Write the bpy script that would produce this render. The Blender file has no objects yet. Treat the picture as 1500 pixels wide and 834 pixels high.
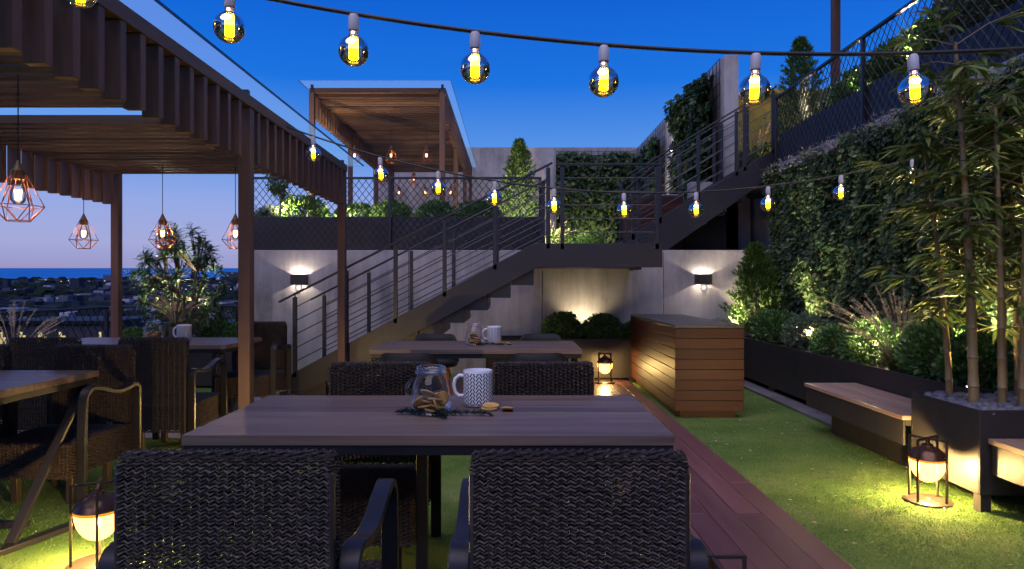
import bpy, math, random
import numpy as np
from mathutils import Vector, Matrix, noise as mnoise
random.seed(7); rng = np.random.default_rng(7)
R = math.radians
sc = bpy.context.scene
COL = sc.collection
EYE = 1.3

# ------------------------------------------------------------------ materials
def new_mat(name):
    m = bpy.data.materials.new(name); m.use_nodes = True
    nt = m.node_tree; nt.nodes.clear()
    out = nt.nodes.new('ShaderNodeOutputMaterial')
    return m, nt, out
class G:
    """tiny node-graph helper"""
    def __init__(s, nt): s.nt = nt
    def n(s, t, **kw):
        x = s.nt.nodes.new(t)
        for k, v in kw.items(): setattr(x, k, v)
        return x
    def l(s, a, b): s.nt.links.new(a, b)
    def put(s, sock, v):
        if isinstance(v, bpy.types.NodeSocket): s.l(v, sock)
        else: sock.default_value = v
    def math(s, op, a, b=0.0, c=0.0):
        x = s.n('ShaderNodeMath', operation=op)
        s.put(x.inputs[0], a); s.put(x.inputs[1], b); s.put(x.inputs[2], c)
        return x.outputs[0]
    def mix(s, f, a, b):
        x = s.n('ShaderNodeMix', data_type='RGBA')
        s.put(x.inputs[0], f); s.put(x.inputs[6], a); s.put(x.inputs[7], b)
        return x.outputs[2]
    def noise(s, vec, scale, detail=4, rough=.6):
        x = s.n('ShaderNodeTexNoise'); s.put(x.inputs['Vector'], vec)
        x.inputs['Scale'].default_value = scale; x.inputs['Detail'].default_value = detail
        x.inputs['Roughness'].default_value = rough
        return x.outputs['Fac']
    def map(s, vec, sc=(1,1,1)):
        x = s.n('ShaderNodeVectorMath', operation='MULTIPLY'); s.l(vec, x.inputs[0]); x.inputs[1].default_value = sc
        return x.outputs[0]
    def ramp(s, f, stops, interp='LINEAR'):
        x = s.n('ShaderNodeValToRGB'); s.put(x.inputs[0], f); cr = x.color_ramp; cr.interpolation = interp
        while len(cr.elements) > 1: cr.elements.remove(cr.elements[-1])
        for i, (p, c) in enumerate(stops):
            e = cr.elements[0] if i == 0 else cr.elements.new(p)
            e.position = p; e.color = (*c, 1) if len(c) == 3 else c
        return x.outputs[0]
    def bump(s, h, strength, dist=.01):
        x = s.n('ShaderNodeBump'); s.l(h, x.inputs['Height']); x.inputs['Strength'].default_value = strength
        x.inputs['Distance'].default_value = dist
        return x.outputs[0]
    def bsdf(s, color, rough, metal=0, spec=.5, normal=None):
        x = s.n('ShaderNodeBsdfPrincipled')
        s.put(x.inputs['Base Color'], color if isinstance(color, bpy.types.NodeSocket) else (*color[:3], 1))
        s.put(x.inputs['Roughness'], rough); x.inputs['Metallic'].default_value = metal
        x.inputs['Specular IOR Level'].default_value = spec
        if normal is not None: s.l(normal, x.inputs['Normal'])
        return x
def obj_coord(g, jitter=True):
    tc = g.n('ShaderNodeTexCoord')
    if not jitter: return tc.outputs['Object']
    oi = g.n('ShaderNodeObjectInfo')
    a = g.n('ShaderNodeVectorMath', operation='ADD')
    m = g.math('MULTIPLY', oi.outputs['Random'], 7.3)
    g.l(tc.outputs['Object'], a.inputs[0]); g.l(m, a.inputs[1])
    return a.outputs[0]
def sh(c, k): return tuple(max(0, min(1, v*k)) for v in c)

def metal_mat(name, c, rough=.42, metal=.0, var=.25, spec=.5):
    m, nt, out = new_mat(name); g = G(nt)
    v = obj_coord(g)
    f = g.noise(v, 6, 5)
    col = g.mix(f, (*sh(c, 1-var), 1), (*sh(c, 1+var), 1))
    f2 = g.noise(v, 22, 3)
    r = g.math('MULTIPLY_ADD', f2, .25, rough-.12)
    nrm = g.bump(g.noise(v, 160, 2), .06, .004)
    b = g.bsdf(col, r, metal, spec, nrm); g.l(b.outputs[0], out.inputs[0]); return m
def wood_mat(name, c1, c2, grain=(2, 30, 30), rough=.5, spec=.4, island=.25, bump=.25):
    m, nt, out = new_mat(name); g = G(nt)
    v = obj_coord(g); gm = g.n('ShaderNodeNewGeometry')
    ra = g.n('ShaderNodeVectorMath', operation='ADD'); g.l(v, ra.inputs[0]); g.l(g.math('MULTIPLY', gm.outputs['Random Per Island'], 11.0), ra.inputs[1])
    v = ra.outputs[0]
    f = g.noise(g.map(v, grain), 1, 7, .65)
    f = g.math('MULTIPLY_ADD', g.noise(g.map(v, tuple(k*.28 for k in grain)), 1, 4), .5, g.math('MULTIPLY', f, .6))
    col = g.ramp(f, [(.3, c1), (.52, tuple((a+b)/2 for a, b in zip(c1, c2))), (.72, c2)])
    k = g.math('MULTIPLY_ADD', gm.outputs['Random Per Island'], island*2, 1-island)
    mm = g.n('ShaderNodeVectorMath', operation='SCALE'); g.l(col, mm.inputs[0]); g.l(k, mm.inputs[3])
    r = g.math('MULTIPLY_ADD', f, .3, rough-.15)
    b = g.bsdf(mm.outputs[0], r, 0, spec, g.bump(f, bump, .004)); g.l(b.outputs[0], out.inputs[0]); return m
def concrete_mat(name, c, streak=(6, 6, .8)):
    m, nt, out = new_mat(name); g = G(nt)
    tc = g.n('ShaderNodeTexCoord'); v = tc.outputs['Object']
    f1 = g.noise(g.map(v, streak), 1, 6, .7)
    f2 = g.noise(v, 1.3, 5, .6); f3 = g.noise(v, 60, 4, .7)
    f = g.math('ADD', g.math('MULTIPLY', f1, .38), g.math('ADD', g.math('MULTIPLY', f2, .45), g.math('MULTIPLY', f3, .19)))
    col = g.ramp(f, [(.37, sh(c, .40)), (.5, sh(c, .84)), (.62, sh(c, 1.15))])
    hh = g.math('ADD', g.math('MULTIPLY', f1, .6), g.math('MULTIPLY', f3, .5))
    b = g.bsdf(col, .8, 0, .25, g.bump(hh, .35, .01)); g.l(b.outputs[0], out.inputs[0]); return m
def leaf_mat(name, c1, c2, c3=None, rough=.45, trans=.3, spec=.35):
    m, nt, out = new_mat(name); g = G(nt)
    gm = g.n('ShaderNodeNewGeometry'); v = obj_coord(g)
    f = g.math('MULTIPLY_ADD', g.noise(v, 5, 3), .5, g.math('MULTIPLY', gm.outputs['Random Per Island'], .55))
    stops = [(.2, c1), (.62, c2)]
    if c3: stops.append((.86, c3))
    col = g.ramp(f, stops)
    b = g.bsdf(col, rough, 0, spec)
    t = g.n('ShaderNodeBsdfTranslucent'); g.l(col, t.inputs[0])
    mx = g.n('ShaderNodeMixShader'); mx.inputs[0].default_value = trans
    g.l(b.outputs[0], mx.inputs[1]); g.l(t.outputs[0], mx.inputs[2]); g.l(mx.outputs[0], out.inputs[0]); return m
def emit_mat(name, c, s):
    m, nt, out = new_mat(name); g = G(nt)
    e = g.n('ShaderNodeEmission'); e.inputs[0].default_value = (*c, 1); e.inputs[1].default_value = s
    g.l(e.outputs[0], out.inputs[0]); return m
def thin_glass(name, tint=(1,1,1), refl=1.0, ior=1.5, rough=.02, base=0.0, gcol=(1,1,1)):
    m, nt, out = new_mat(name); g = G(nt)
    t = g.n('ShaderNodeBsdfTransparent'); t.inputs[0].default_value = (*tint, 1)
    gl = g.n('ShaderNodeBsdfGlossy'); gl.inputs['Roughness'].default_value = rough; gl.inputs[0].default_value = (*gcol, 1)
    fr = g.n('ShaderNodeFresnel'); fr.inputs[0].default_value = ior
    k = g.math('MULTIPLY_ADD', fr.outputs[0], refl, base); k.node.use_clamp = True
    mx = g.n('ShaderNodeMixShader'); g.l(k, mx.inputs[0]); g.l(t.outputs[0], mx.inputs[1]); g.l(gl.outputs[0], mx.inputs[2])
    g.l(mx.outputs[0], out.inputs[0]); return m

M = {}
M['steel'] = metal_mat('charcoal steel', (.022, .022, .028), .42, 0, .25)
M['steel_brown'] = metal_mat('bronze steel', (.045, .034, .026), .38, .35, .25)
M['trough'] = metal_mat('dark trough steel', (.034, .030, .029), .5, .0, .3, .25)
M['trough_dark'] = metal_mat('black trough steel', (.028,.027,.034), .45, 0, .3)
M['frame'] = metal_mat('powder coated frame', (.012, .0115, .016), .42, 0, .2, .3)
M['steel_blue'] = metal_mat('dark glass edge', (.02,.05,.10), .3)
M['black'] = metal_mat('black plastic', (.007, .0075, .010), .6, 0, .2, .25)
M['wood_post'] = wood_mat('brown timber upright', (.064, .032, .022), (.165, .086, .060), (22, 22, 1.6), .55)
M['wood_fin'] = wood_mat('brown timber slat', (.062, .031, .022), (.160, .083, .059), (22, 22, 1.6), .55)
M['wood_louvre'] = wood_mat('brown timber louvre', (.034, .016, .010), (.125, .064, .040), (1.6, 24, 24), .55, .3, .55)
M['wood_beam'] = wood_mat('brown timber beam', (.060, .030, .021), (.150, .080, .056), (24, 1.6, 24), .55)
M['table'] = wood_mat('grey brown table board', (.040, .027, .022), (.200, .138, .112), (1.3, 30, 30), .42, .4, .16, .14)
M['deck'] = wood_mat('red brown decking', (.058, .024, .026), (.135, .060, .064), (26, 1.4, 26), .38, .5, .22, .2)
M['clad'] = wood_mat('cedar cladding', (.030, .009, .0055), (.082, .027, .015), (1.5, 1.5, 30), .45, .28, .25, .2)
M['bench'] = wood_mat('bench board', (.20, .12, .085), (.42, .28, .21), (26, 1.5, 26), .5, .35, .15, .15)
M['legwood'] = wood_mat('orange beech leg', (.25, .08, .025), (.42, .16, .06), (20, 20, 2), .4)
M['concrete'] = concrete_mat('board marked concrete', (.36, .335, .34))
M['concrete_b'] = concrete_mat('pale concrete', (.42, .40, .40))
M['paving'] = concrete_mat('pale paving', (.40, .38, .40), (3, 3, 3))
M['kerb'] = concrete_mat('grey kerb stone', (.13,.125,.14), (4,4,4))
M['soil'] = concrete_mat('dark soil', (.03, .022, .016), (14, 14, 14))
M['wicker'] = wood_mat('dark woven rattan', (.009, .0072, .0072), (.046, .033, .027), (40, 40, 40), .5, .3, .5, .3)
M['pot'] = wood_mat('brown woven pot', (.08, .04, .025), (.20, .11, .07), (40, 40, 8), .6)
M['shrub'] = leaf_mat('small dark leaves', (0.029, 0.081, 0.023), (0.102, 0.217, 0.058), (0.246, 0.362, 0.102))
M['shrub_pale'] = leaf_mat('sage leaves', (0.061, 0.101, 0.061), (0.173, 0.234, 0.132), (0.344, 0.385, 0.223))
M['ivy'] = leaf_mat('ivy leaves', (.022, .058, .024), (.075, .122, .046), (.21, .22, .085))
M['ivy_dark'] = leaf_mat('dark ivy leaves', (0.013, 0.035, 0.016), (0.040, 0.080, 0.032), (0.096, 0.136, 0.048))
M['conifer'] = leaf_mat('conifer sprays', (0.027, 0.071, 0.014), (0.093, 0.178, 0.027), (0.204, 0.289, 0.051))
M['bamboo_leaf'] = leaf_mat('bamboo leaves', (.050, .095, .024), (.150, .205, .045), (.32, .30, .07), .4)
M['frangi'] = leaf_mat('long glossy leaves', (0.027, 0.076, 0.038), (0.076, 0.142, 0.065), (0.162, 0.228, 0.114), .35)
M['blade'] = leaf_mat('thin grass leaves', (0.048, 0.077, 0.029), (0.120, 0.144, 0.056), (0.224, 0.208, 0.096))
M['plume'] = leaf_mat('straw plumes', (.45, .34, .22), (.66, .53, .36), (.78, .66, .50), .7, .4)
M['lavender'] = leaf_mat('grey flower tufts', (.10, .10, .09), (.22, .21, .20), (.34, .31, .34), .7, .3)
M['turf'] = leaf_mat('turf blades', (.050, .115, .026), (.140, .250, .056), (.32, .33, .12), .6, .35, .2)
M['culm'] = wood_mat('bamboo cane', (.11, .10, .035), (.30, .19, .085), (10, 10, 3), .38, .5, .2)
M['bark'] = wood_mat('grey bark', (.06, .045, .035), (.16, .12, .09), (16, 16, 4), .8, .2)
M['bark_pale'] = wood_mat('pale bark', (.30, .26, .20), (.48, .42, .34), (16, 16, 4), .8, .2)
M['pebble'] = metal_mat('grey pebble', (.13, .13, .16), .5, 0, .45)
M['copper'] = metal_mat('copper wire', (.38, .14, .075), .35, .9, .2)
M['brass'] = metal_mat('brown brass cap', (.30, .16, .07), .35, .8, .2)
M['cable'] = metal_mat('black cable', (.010, .010, .012), .55)
M['socket'] = metal_mat('grey lamp socket', (.55, .52, .56), .5, 0, .1)
M['white'] = metal_mat('white ceramic', (.80, .80, .82), .25, 0, .03)
M['dome'] = metal_mat('brown lantern dome', (.10, .045, .025), .25, .55, .2)
M['slice'] = wood_mat('dried fruit slice', (.33, .16, .035), (.62, .38, .12), (40, 40, 40), .6, .3, .3)
M['pine'] = leaf_mat('blue green needles', (.010, .030, .026), (.025, .060, .048), (.05, .09, .075))
def roof_glass():
    m, nt, out = new_mat('tinted roof glass'); g = G(nt); t = g.n('ShaderNodeBsdfTransparent'); t.inputs[0].default_value = (.86,.97,1,1)
    d = g.n('ShaderNodeBsdfTranslucent'); d.inputs[0].default_value = (.55,.80,.85,1); mx = g.n('ShaderNodeMixShader'); mx.inputs[0].default_value = .22
    g.l(t.outputs[0], mx.inputs[1]); g.l(d.outputs[0], mx.inputs[2]); g.l(mx.outputs[0], out.inputs[0]); return m
M['roof_glass'] = roof_glass()
M['jar_glass'] = thin_glass('clear jar glass', (.97, .975, .98), .55, 1.45, .02, .012)
M['bulb_glass'] = thin_glass('mirrored bulb glass', (.97, .96, .95), 2.6, 1.6, .015, .46)
M['clear_bulb'] = thin_glass('clear bulb glass', (.98, .97, .95), .9, 1.45, .02, .02)
M['filament'] = emit_mat('glowing filament', (1, .62, .0008), 34)
M['warm_filament'] = emit_mat('warm filament', (1, .58, .13), 12)
M['orange_filament'] = emit_mat('orange filament', (1, .42, .10), 16)
def glow_mat(name, c, s, k):
    m, nt, out = new_mat(name); g = G(nt); e = g.n('ShaderNodeEmission'); e.inputs[0].default_value = (*c, 1); e.inputs[1].default_value = s
    t = g.n('ShaderNodeBsdfTransparent'); mx = g.n('ShaderNodeMixShader'); mx.inputs[0].default_value = k
    g.l(t.outputs[0], mx.inputs[1]); g.l(e.outputs[0], mx.inputs[2]); g.l(mx.outputs[0], out.inputs[0]); return m
M['lantern_glow'] = glow_mat('lantern glow', (1, .47, .08), 10, .5)
M['rim_glow'] = emit_mat('orange rim glow', (1, .30, .03), 1.3)
M['lens'] = emit_mat('spot lens', (1, .82, .55), 9)
M['ring_glow'] = emit_mat('sensor ring', (1, .92, .82), 1.1)
M['window_glow'] = emit_mat('lit window', (1, .78, .38), .75)
M['dark_wall'] = concrete_mat('distant wall', (.05, .05, .065))

def mug_mat():
    m, nt, out = new_mat('white mug with black chevrons'); g = G(nt)
    tc = g.n('ShaderNodeTexCoord'); s = g.n('ShaderNodeSeparateXYZ'); g.l(tc.outputs['Object'], s.inputs[0])
    a = g.math('ARCTAN2', s.outputs[1], s.outputs[0])
    u = g.math('FRACT', g.math('MULTIPLY_ADD', a, 14/(2*math.pi), 40.0))
    d = g.math('ABSOLUTE', g.math('SUBTRACT', u, .5))
    v = g.math('FRACT', g.math('ADD', g.math('MULTIPLY', s.outputs[2], 58.0), g.math('MULTIPLY', d, -2.6)))
    st = g.math('MULTIPLY', g.math('GREATER_THAN', v, .42), g.math('MULTIPLY', g.math('GREATER_THAN', d, .05), g.math('LESS_THAN', d, .46)))
    r2 = g.math('SQRT', g.math('ADD', g.math('POWER', s.outputs[0], 2), g.math('POWER', s.outputs[1], 2)))
    zone = g.math('MULTIPLY', g.math('MULTIPLY', g.math('GREATER_THAN', s.outputs[2], .008), g.math('LESS_THAN', s.outputs[2], .152)), g.math('MULTIPLY', g.math('LESS_THAN', r2, .0675), g.math('GREATER_THAN', r2, .062)))
    col = g.mix(g.math('MULTIPLY', st, zone), (.8, .8, .82, 1), (.012, .014, .03, 1))
    b = g.bsdf(col, .22, 0, .5); g.l(b.outputs[0], out.inputs[0]); return m
M['mug'] = mug_mat()

def lawn_mat():
    m, nt, out = new_mat('turf ground'); g = G(nt)
    tc = g.n('ShaderNodeTexCoord'); v = tc.outputs['Object']
    f = g.math('MULTIPLY_ADD', g.noise(v, 1.6, 4), .6, g.math('MULTIPLY', g.noise(v, 90, 3), .5))
    col = g.ramp(f, [(.35, (.040, .092, .022)), (.55, (.105, .185, .042)), (.72, (.20, .23, .085))])
    b = g.bsdf(col, .9, 0, .1, g.bump(g.noise(v, 160, 3), .6, .02)); g.l(b.outputs[0], out.inputs[0]); return m
M['lawn'] = lawn_mat()
def sea_mat():
    m, nt, out = new_mat('evening sea'); g = G(nt)
    tc = g.n('ShaderNodeTexCoord'); v = tc.outputs['Object']
    f = g.noise(g.map(v, (.0012, .006, .006)), 1, 5)
    col = g.ramp(f, [(.35, (.006, .11, .36)), (.65, (.02, .18, .50))])
    b = g.bsdf(col, .8, 0, .05); g.l(b.outputs[0], out.inputs[0]); return m
M['sea'] = sea_mat()
def land_mat():
    m, nt, out = new_mat('dark coastal land'); g = G(nt)
    tc = g.n('ShaderNodeTexCoord'); v = tc.outputs['Object']
    f = g.noise(g.map(v, (.012, .02, .02)), 1, 6, .7)
    col = g.ramp(f, [(.35, (.006, .012, .018)), (.55, (.016, .024, .034)), (.7, (.05, .055, .08))])
    b = g.bsdf(col, .95, 0, .05); g.l(b.outputs[0], out.inputs[0]); return m
M['land'] = land_mat()
def city_mat():
    m, nt, out = new_mat('city roofs and walls'); g = G(nt)
    gm = g.n('ShaderNodeNewGeometry')
    col = g.ramp(gm.outputs['Random Per Island'], [(0, (.010, .016, .028)), (.6, (.026, .036, .058)), (.88, (.09, .10, .14)), (1, (.42, .42, .5))])
    b = g.bsdf(col, .8, 0, .2); g.l(b.outputs[0], out.inputs[0]); return m
M['far_tree'] = leaf_mat('distant trees', (.004,.009,.009), (.010,.018,.014), None, .9, .0, .1)
M['city'] = city_mat()

# ------------------------------------------------------------------ mesh builder
class MB:
    def __init__(s): s.v = []; s.f = []; s.m = []; s.cur = 0
    def add(s, vs, fs):
        o = len(s.v); s.v += [tuple(p) for p in vs]
        for f in fs: s.f.append(tuple(i+o for i in f)); s.m.append(s.cur)
        return s
    def box(s, a, b):
        (x0,y0,z0),(x1,y1,z1) = a, b
        return s.add([(x0,y0,z0),(x1,y0,z0),(x1,y1,z0),(x0,y1,z0),(x0,y0,z1),(x1,y0,z1),(x1,y1,z1),(x0,y1,z1)],
              [(0,3,2,1),(4,5,6,7),(0,1,5,4),(1,2,6,5),(2,3,7,6),(3,0,4,7)])
    def bar(s, p, q, w, h=None, up=(0,0,1)):
        h = h or w; p = Vector(p); q = Vector(q); t = (q-p).normalized(); up = Vector(up)
        if abs(t.dot(up)) > .98: up = Vector((0,1,0))
        a = t.cross(up).normalized(); b = a.cross(t).normalized()
        vs = []
        for c in (p, q):
            for (i, j) in ((-1,-1),(1,-1),(1,1),(-1,1)): vs.append(c + a*(i*w/2) + b*(j*h/2))
        return s.add(vs, [(0,1,2,3),(7,6,5,4),(0,4,5,1),(1,5,6,2),(2,6,7,3),(3,7,4,0)])
    def sweep(s, pts, w, h, side=(1,0,0)):
        """rectangular section swept along pts lying in a plane whose normal is side (w along side)"""
        side = Vector(side); pts = [Vector(p) for p in pts]; n = len(pts); vs = []; fs = []
        for i, p in enumerate(pts):
            t = (pts[min(i+1, n-1)] - pts[max(i-1, 0)]).normalized(); b = side.cross(t).normalized()
            for (a, c) in ((-1,-1),(1,-1),(1,1),(-1,1)): vs.append(p + side*(a*w/2) + b*(c*h/2))
        for i in range(n-1):
            for k in range(4): a = i*4+k; b2 = i*4+(k+1) % 4; fs.append((a, b2, b2+4, a+4))
        fs.append((3,2,1,0)); e = (n-1)*4; fs.append((e,e+1,e+2,e+3))
        return s.add(vs, fs)
    def tube(s, pts, r, seg=8, cap=True):
        pts = [Vector(p) for p in pts]; n = len(pts); rr = r if hasattr(r, '__len__') else [r]*n
        vs = []; fs = []; pa = None
        for i, p in enumerate(pts):
            t = (pts[min(i+1, n-1)] - pts[max(i-1, 0)]).normalized()
            if pa is None:
                a = t.cross(Vector((0,0,1)))
                if a.length < .05: a = t.cross(Vector((0,1,0)))
            else: a = pa - t*pa.dot(t)
            a.normalize(); pa = a; b = t.cross(a)
            for k in range(seg):
                an = 2*math.pi*k/seg; vs.append(p + (a*math.cos(an)+b*math.sin(an))*rr[i])
        for i in range(n-1):
            for k in range(seg):
                fs.append((i*seg+k, i*seg+(k+1) % seg, (i+1)*seg+(k+1) % seg, (i+1)*seg+k))
        if cap: fs.append(tuple(range(seg))[::-1]); fs.append(tuple(range((n-1)*seg, n*seg)))
        return s.add(vs, fs)
    def lathe(s, prof, c=(0,0,0), seg=24):
        vs = []; fs = []; n = len(prof)
        for (r, z) in prof:
            for k in range(seg):
                a = 2*math.pi*k/seg; vs.append((c[0]+r*math.cos(a), c[1]+r*math.sin(a), c[2]+z))
        for i in range(n-1):
            for k in range(seg): fs.append((i*seg+k, i*seg+(k+1) % seg, (i+1)*seg+(k+1) % seg, (i+1)*seg+k))
        if prof[0][0] > 1e-4: fs.append(tuple(range(seg))[::-1])
        if prof[-1][0] > 1e-4: fs.append(tuple(range((n-1)*seg, n*seg)))
        return s.add(vs, fs)
    def ball(s, c, r, seg=12, rings=8, squash=(1,1,1), jit=0):
        vs = [(c[0], c[1], c[2]-r*squash[2])]; fs = []
        for i in range(1, rings):
            th = math.pi*i/rings
            for k in range(seg):
                a = 2*math.pi*k/seg; j = 1+random.uniform(-jit, jit)
                vs.append((c[0]+r*j*squash[0]*math.sin(th)*math.cos(a), c[1]+r*j*squash[1]*math.sin(th)*math.sin(a), c[2]-r*j*squash[2]*math.cos(th)))
        vs.append((c[0], c[1], c[2]+r*squash[2])); last = len(vs)-1
        for k in range(seg): fs.append((0, 1+(k+1) % seg, 1+k)); fs.append((last, last-seg+k, last-seg+(k+1) % seg))
        for i in range(rings-2):
            for k in range(seg): a = 1+i*seg; fs.append((a+k, a+(k+1) % seg, a+seg+(k+1) % seg, a+seg+k))
        return s.add(vs, fs)
    def prism(s, poly, y0, y1):
        """polygon in XZ extruded along Y"""
        n = len(poly); vs = [(x, y0, z) for x, z in poly] + [(x, y1, z) for x, z in poly]
        fs = [tuple(range(n)), tuple(range(2*n-1, n-1, -1))]
        for i in range(n): j = (i+1) % n; fs.append((j, i, i+n, j+n))
        return s.add(vs, fs)
    def diamonds(s, o, u, L, v, H, pitch, r):
        """woven diamond wire mesh on the rectangle o + u*[0,L] + v*[0,H]"""
        o = Vector(o); u = Vector(u); v = Vector(v); k = 1.25
        for sg in (1, -1):
            c = -H*1.0
            n0 = int(-(H/k)/pitch)-1; n1 = int((L+H/k)/pitch)+1
            for i in range(n0, n1+1):
                a0 = i*pitch; pts = []
                # line a = a0 + sg*t/k , b = t
                t0, t1 = 0, H
                lo, hi = ((-a0)*k*sg, (L-a0)*k*sg); lo, hi = min(lo, hi), max(lo, hi)
                t0 = max(t0, lo); t1 = min(t1, hi)
                if t1-t0 < .02: continue
                p = o + u*(a0+sg*t0/k) + v*t0; q = o + u*(a0+sg*t1/k) + v*t1
                s.tube([p, q], r, 4, False)
        return s
    def build(s, name, mat, parent=None, bevel=0, smooth=True, ang=35, mats=None):
        me = bpy.data.meshes.new(name); me.from_pydata(s.v, [], s.f); me.update()
        for mm in (mats or [mat]): me.materials.append(mm)
        if mats: me.polygons.foreach_set('material_index', s.m)
        if smooth:
            me.polygons.foreach_set('use_smooth', [True]*len(me.polygons)); me.set_sharp_from_angle(angle=R(ang))
        o = bpy.data.objects.new(name, me); COL.objects.link(o); o.parent = parent
        if bevel:
            b = o.modifiers.new('Bevel', 'BEVEL'); b.width = bevel; b.segments = 2; b.limit_method = 'ANGLE'; b.angle_limit = R(40)
        return o
def np_mesh(name, V, F, mat, parent=None, smooth=False):
    """V (n,3), F list of (array k x m) of same-size polygons"""
    me = bpy.data.meshes.new(name); me.vertices.add(len(V)); me.vertices.foreach_set('co', np.ascontiguousarray(V, dtype=np.float32).ravel())
    k = F.shape[1]; me.loops.add(F.size); me.loops.foreach_set('vertex_index', F.astype(np.int32).ravel())
    me.polygons.add(len(F)); me.polygons.foreach_set('loop_start', np.arange(0, F.size, k, dtype=np.int32))
    me.polygons.foreach_set('loop_total', np.full(len(F), k, dtype=np.int32))
    if smooth: me.polygons.foreach_set('use_smooth', np.ones(len(F), dtype=bool))
    me.update(calc_edges=True); me.validate(); me.materials.append(mat)
    o = bpy.data.objects.new(name, me); COL.objects.link(o); o.parent = parent
    return o
LEAF = {
 'diamond': (np.array([(0,0,0),(.45,.5,.10),(.45,-.5,.10),(1,0,0)]), np.array([(0,3,1),(0,2,3)])),
 'lance': (np.array([(0,0,0),(.22,.42,.03),(.22,-.42,.03),(.6,.38,.0),(.6,-.38,.0),(1,0,-.14),(.22,0,.0),(.6,0,-.05)]),
           np.array([(0,6,1),(0,2,6),(1,6,7),(1,7,3),(6,2,4),(6,4,7),(3,7,5),(7,4,5)])),
 'ivy': (np.array([(0,0,0),(.18,.5,-.05),(.42,.22,.06),(.55,.48,-.04),(1,0,-.08),(.55,-.48,-.04),(.42,-.22,.06),(.18,-.5,-.05),(.35,0,.07)]),
         np.array([(0,8,1),(1,8,2),(2,8,3),(3,8,4),(4,8,5),(5,8,6),(6,8,7),(7,8,0)])),
}
def unit(a): return a/np.maximum(np.linalg.norm(a, axis=1, keepdims=True), 1e-9)
def leaves(name, pos, d, up, length, ratio, mat, parent=None, shape='diamond'):
    T, F = LEAF[shape]; pos = np.asarray(pos, float); n = len(pos)
    d = unit(np.asarray(d, float)); b = unit(np.cross(np.asarray(up, float), d)); nn = np.cross(d, b)
    L = np.broadcast_to(np.asarray(length, float), (n,)); W = L*ratio
    V = pos[:,None,:] + T[None,:,0,None]*L[:,None,None]*d[:,None,:] + T[None,:,1,None]*W[:,None,None]*b[:,None,:] + T[None,:,2,None]*L[:,None,None]*nn[:,None,:]
    FF = (F[None,:,:] + (np.arange(n)*len(T))[:,None,None]).reshape(-1, 3)
    return np_mesh(name, V.reshape(-1,3), FF, mat, parent)
def rdir(n): return unit(rng.normal(size=(n,3)))

# ------------------------------------------------------------------ scene bookkeeping
def tag(o, label, cat, group=None, kind=None):
    if label: o['label'] = label
    if cat: o['category'] = cat
    if group: o['group'] = group
    if kind: o['kind'] = kind
    return o
def thing(name, label, cat, loc=(0,0,0), rz=0, group=None):
    o = bpy.data.objects.new(name, None); COL.objects.link(o); o.empty_display_size = .1
    o.location = loc; o.rotation_euler = (0,0,rz)
    return tag(o, label, cat, group)
def struct(o): o['kind'] = 'structure'; return o
def copy_tree(o, loc=None, rz=None, label=None, group=None, scale=None, parent=None):
    c = o.copy(); COL.objects.link(c); c.parent = parent
    if loc is not None: c.location = loc
    if rz is not None: c.rotation_euler = (0,0,rz)
    if scale is not None: c.scale = scale if hasattr(scale, '__len__') else (scale,)*3
    if label: c['label'] = label
    if group: c['group'] = group
    for ch in list(o.children): copy_tree(ch, parent=c)
    return c
def lamp(kind, loc, energy, color, radius=.03, target=None, cone=90, blend=.6):
    l = bpy.data.lights.new('lamp', kind); l.energy = energy; l.color = color
    l.shadow_soft_size = radius
    o = bpy.data.objects.new('lamp', l); COL.objects.link(o); o.location = loc
    if kind == 'SPOT': l.spot_size = R(cone); l.spot_blend = blend
    if target is not None:
        o.rotation_euler = (Vector(target)-Vector(loc)).to_track_quat('-Z', 'Y').to_euler()
    return o

# ------------------------------------------------------------------ camera, world, sun
cam = bpy.data.cameras.new('Camera'); cam.lens = 24; cam.sensor_width = 36; cam.clip_start = .05; cam.clip_end = 30000
co = bpy.data.objects.new('Camera', cam); COL.objects.link(co); co.location = (0,0,EYE); co.rotation_euler = (R(90),0,0); sc.camera = co
w = bpy.data.worlds.new('World'); sc.world = w; w.use_nodes = True
nt = w.node_tree; nt.nodes.clear(); g = G(nt)
SUN_EL, SUN_AZ = 62, 200
wo = g.n('ShaderNodeOutputWorld'); bg = g.n('ShaderNodeBackground')
sky = g.n('ShaderNodeTexSky', sky_type='NISHITA'); sky.sun_disc = False; sky.sun_elevation = R(-2); sky.sun_rotation = R(SUN_AZ)
tc = g.n('ShaderNodeTexCoord'); sp = g.n('ShaderNodeSeparateXYZ'); g.l(tc.outputs['Generated'], sp.inputs[0])
def lin(r, gg, b): return tuple((c/255/12.92 if c/255 < .04045 else ((c/255+.055)/1.055)**2.4) for c in (r, gg, b))
zz = g.math('MULTIPLY_ADD', g.noise(g.map(tc.outputs['Generated'], (2, 2, 14)), 1.2, 3), .012, g.math('SUBTRACT', sp.outputs[2], .006))
grad = g.ramp(zz, [(0, lin(134,134,188)), (.014, lin(144,142,194)), (.022, lin(160,156,202)), (.036, lin(160,164,214)), (.055, lin(168,174,222)), (.11, lin(150,172,234)), (.19, lin(86,150,234)),
                   (.28, lin(16,116,228)), (.38, lin(0,98,216)), (.55, lin(20,90,195)), (1, lin(60,86,150))])
mx = g.mix(.04, grad, sky.outputs[0])
g.l(mx, bg.inputs[0]); bg.inputs[1].default_value = 1.0; g.l(bg.outputs[0], wo.inputs[0])
sun = bpy.data.lights.new('Sun', 'SUN'); sun.energy = 2.1; sun.angle = R(60); sun.color = (.94, .84, 1)
so = bpy.data.objects.new('Sun', sun); COL.objects.link(so)
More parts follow.
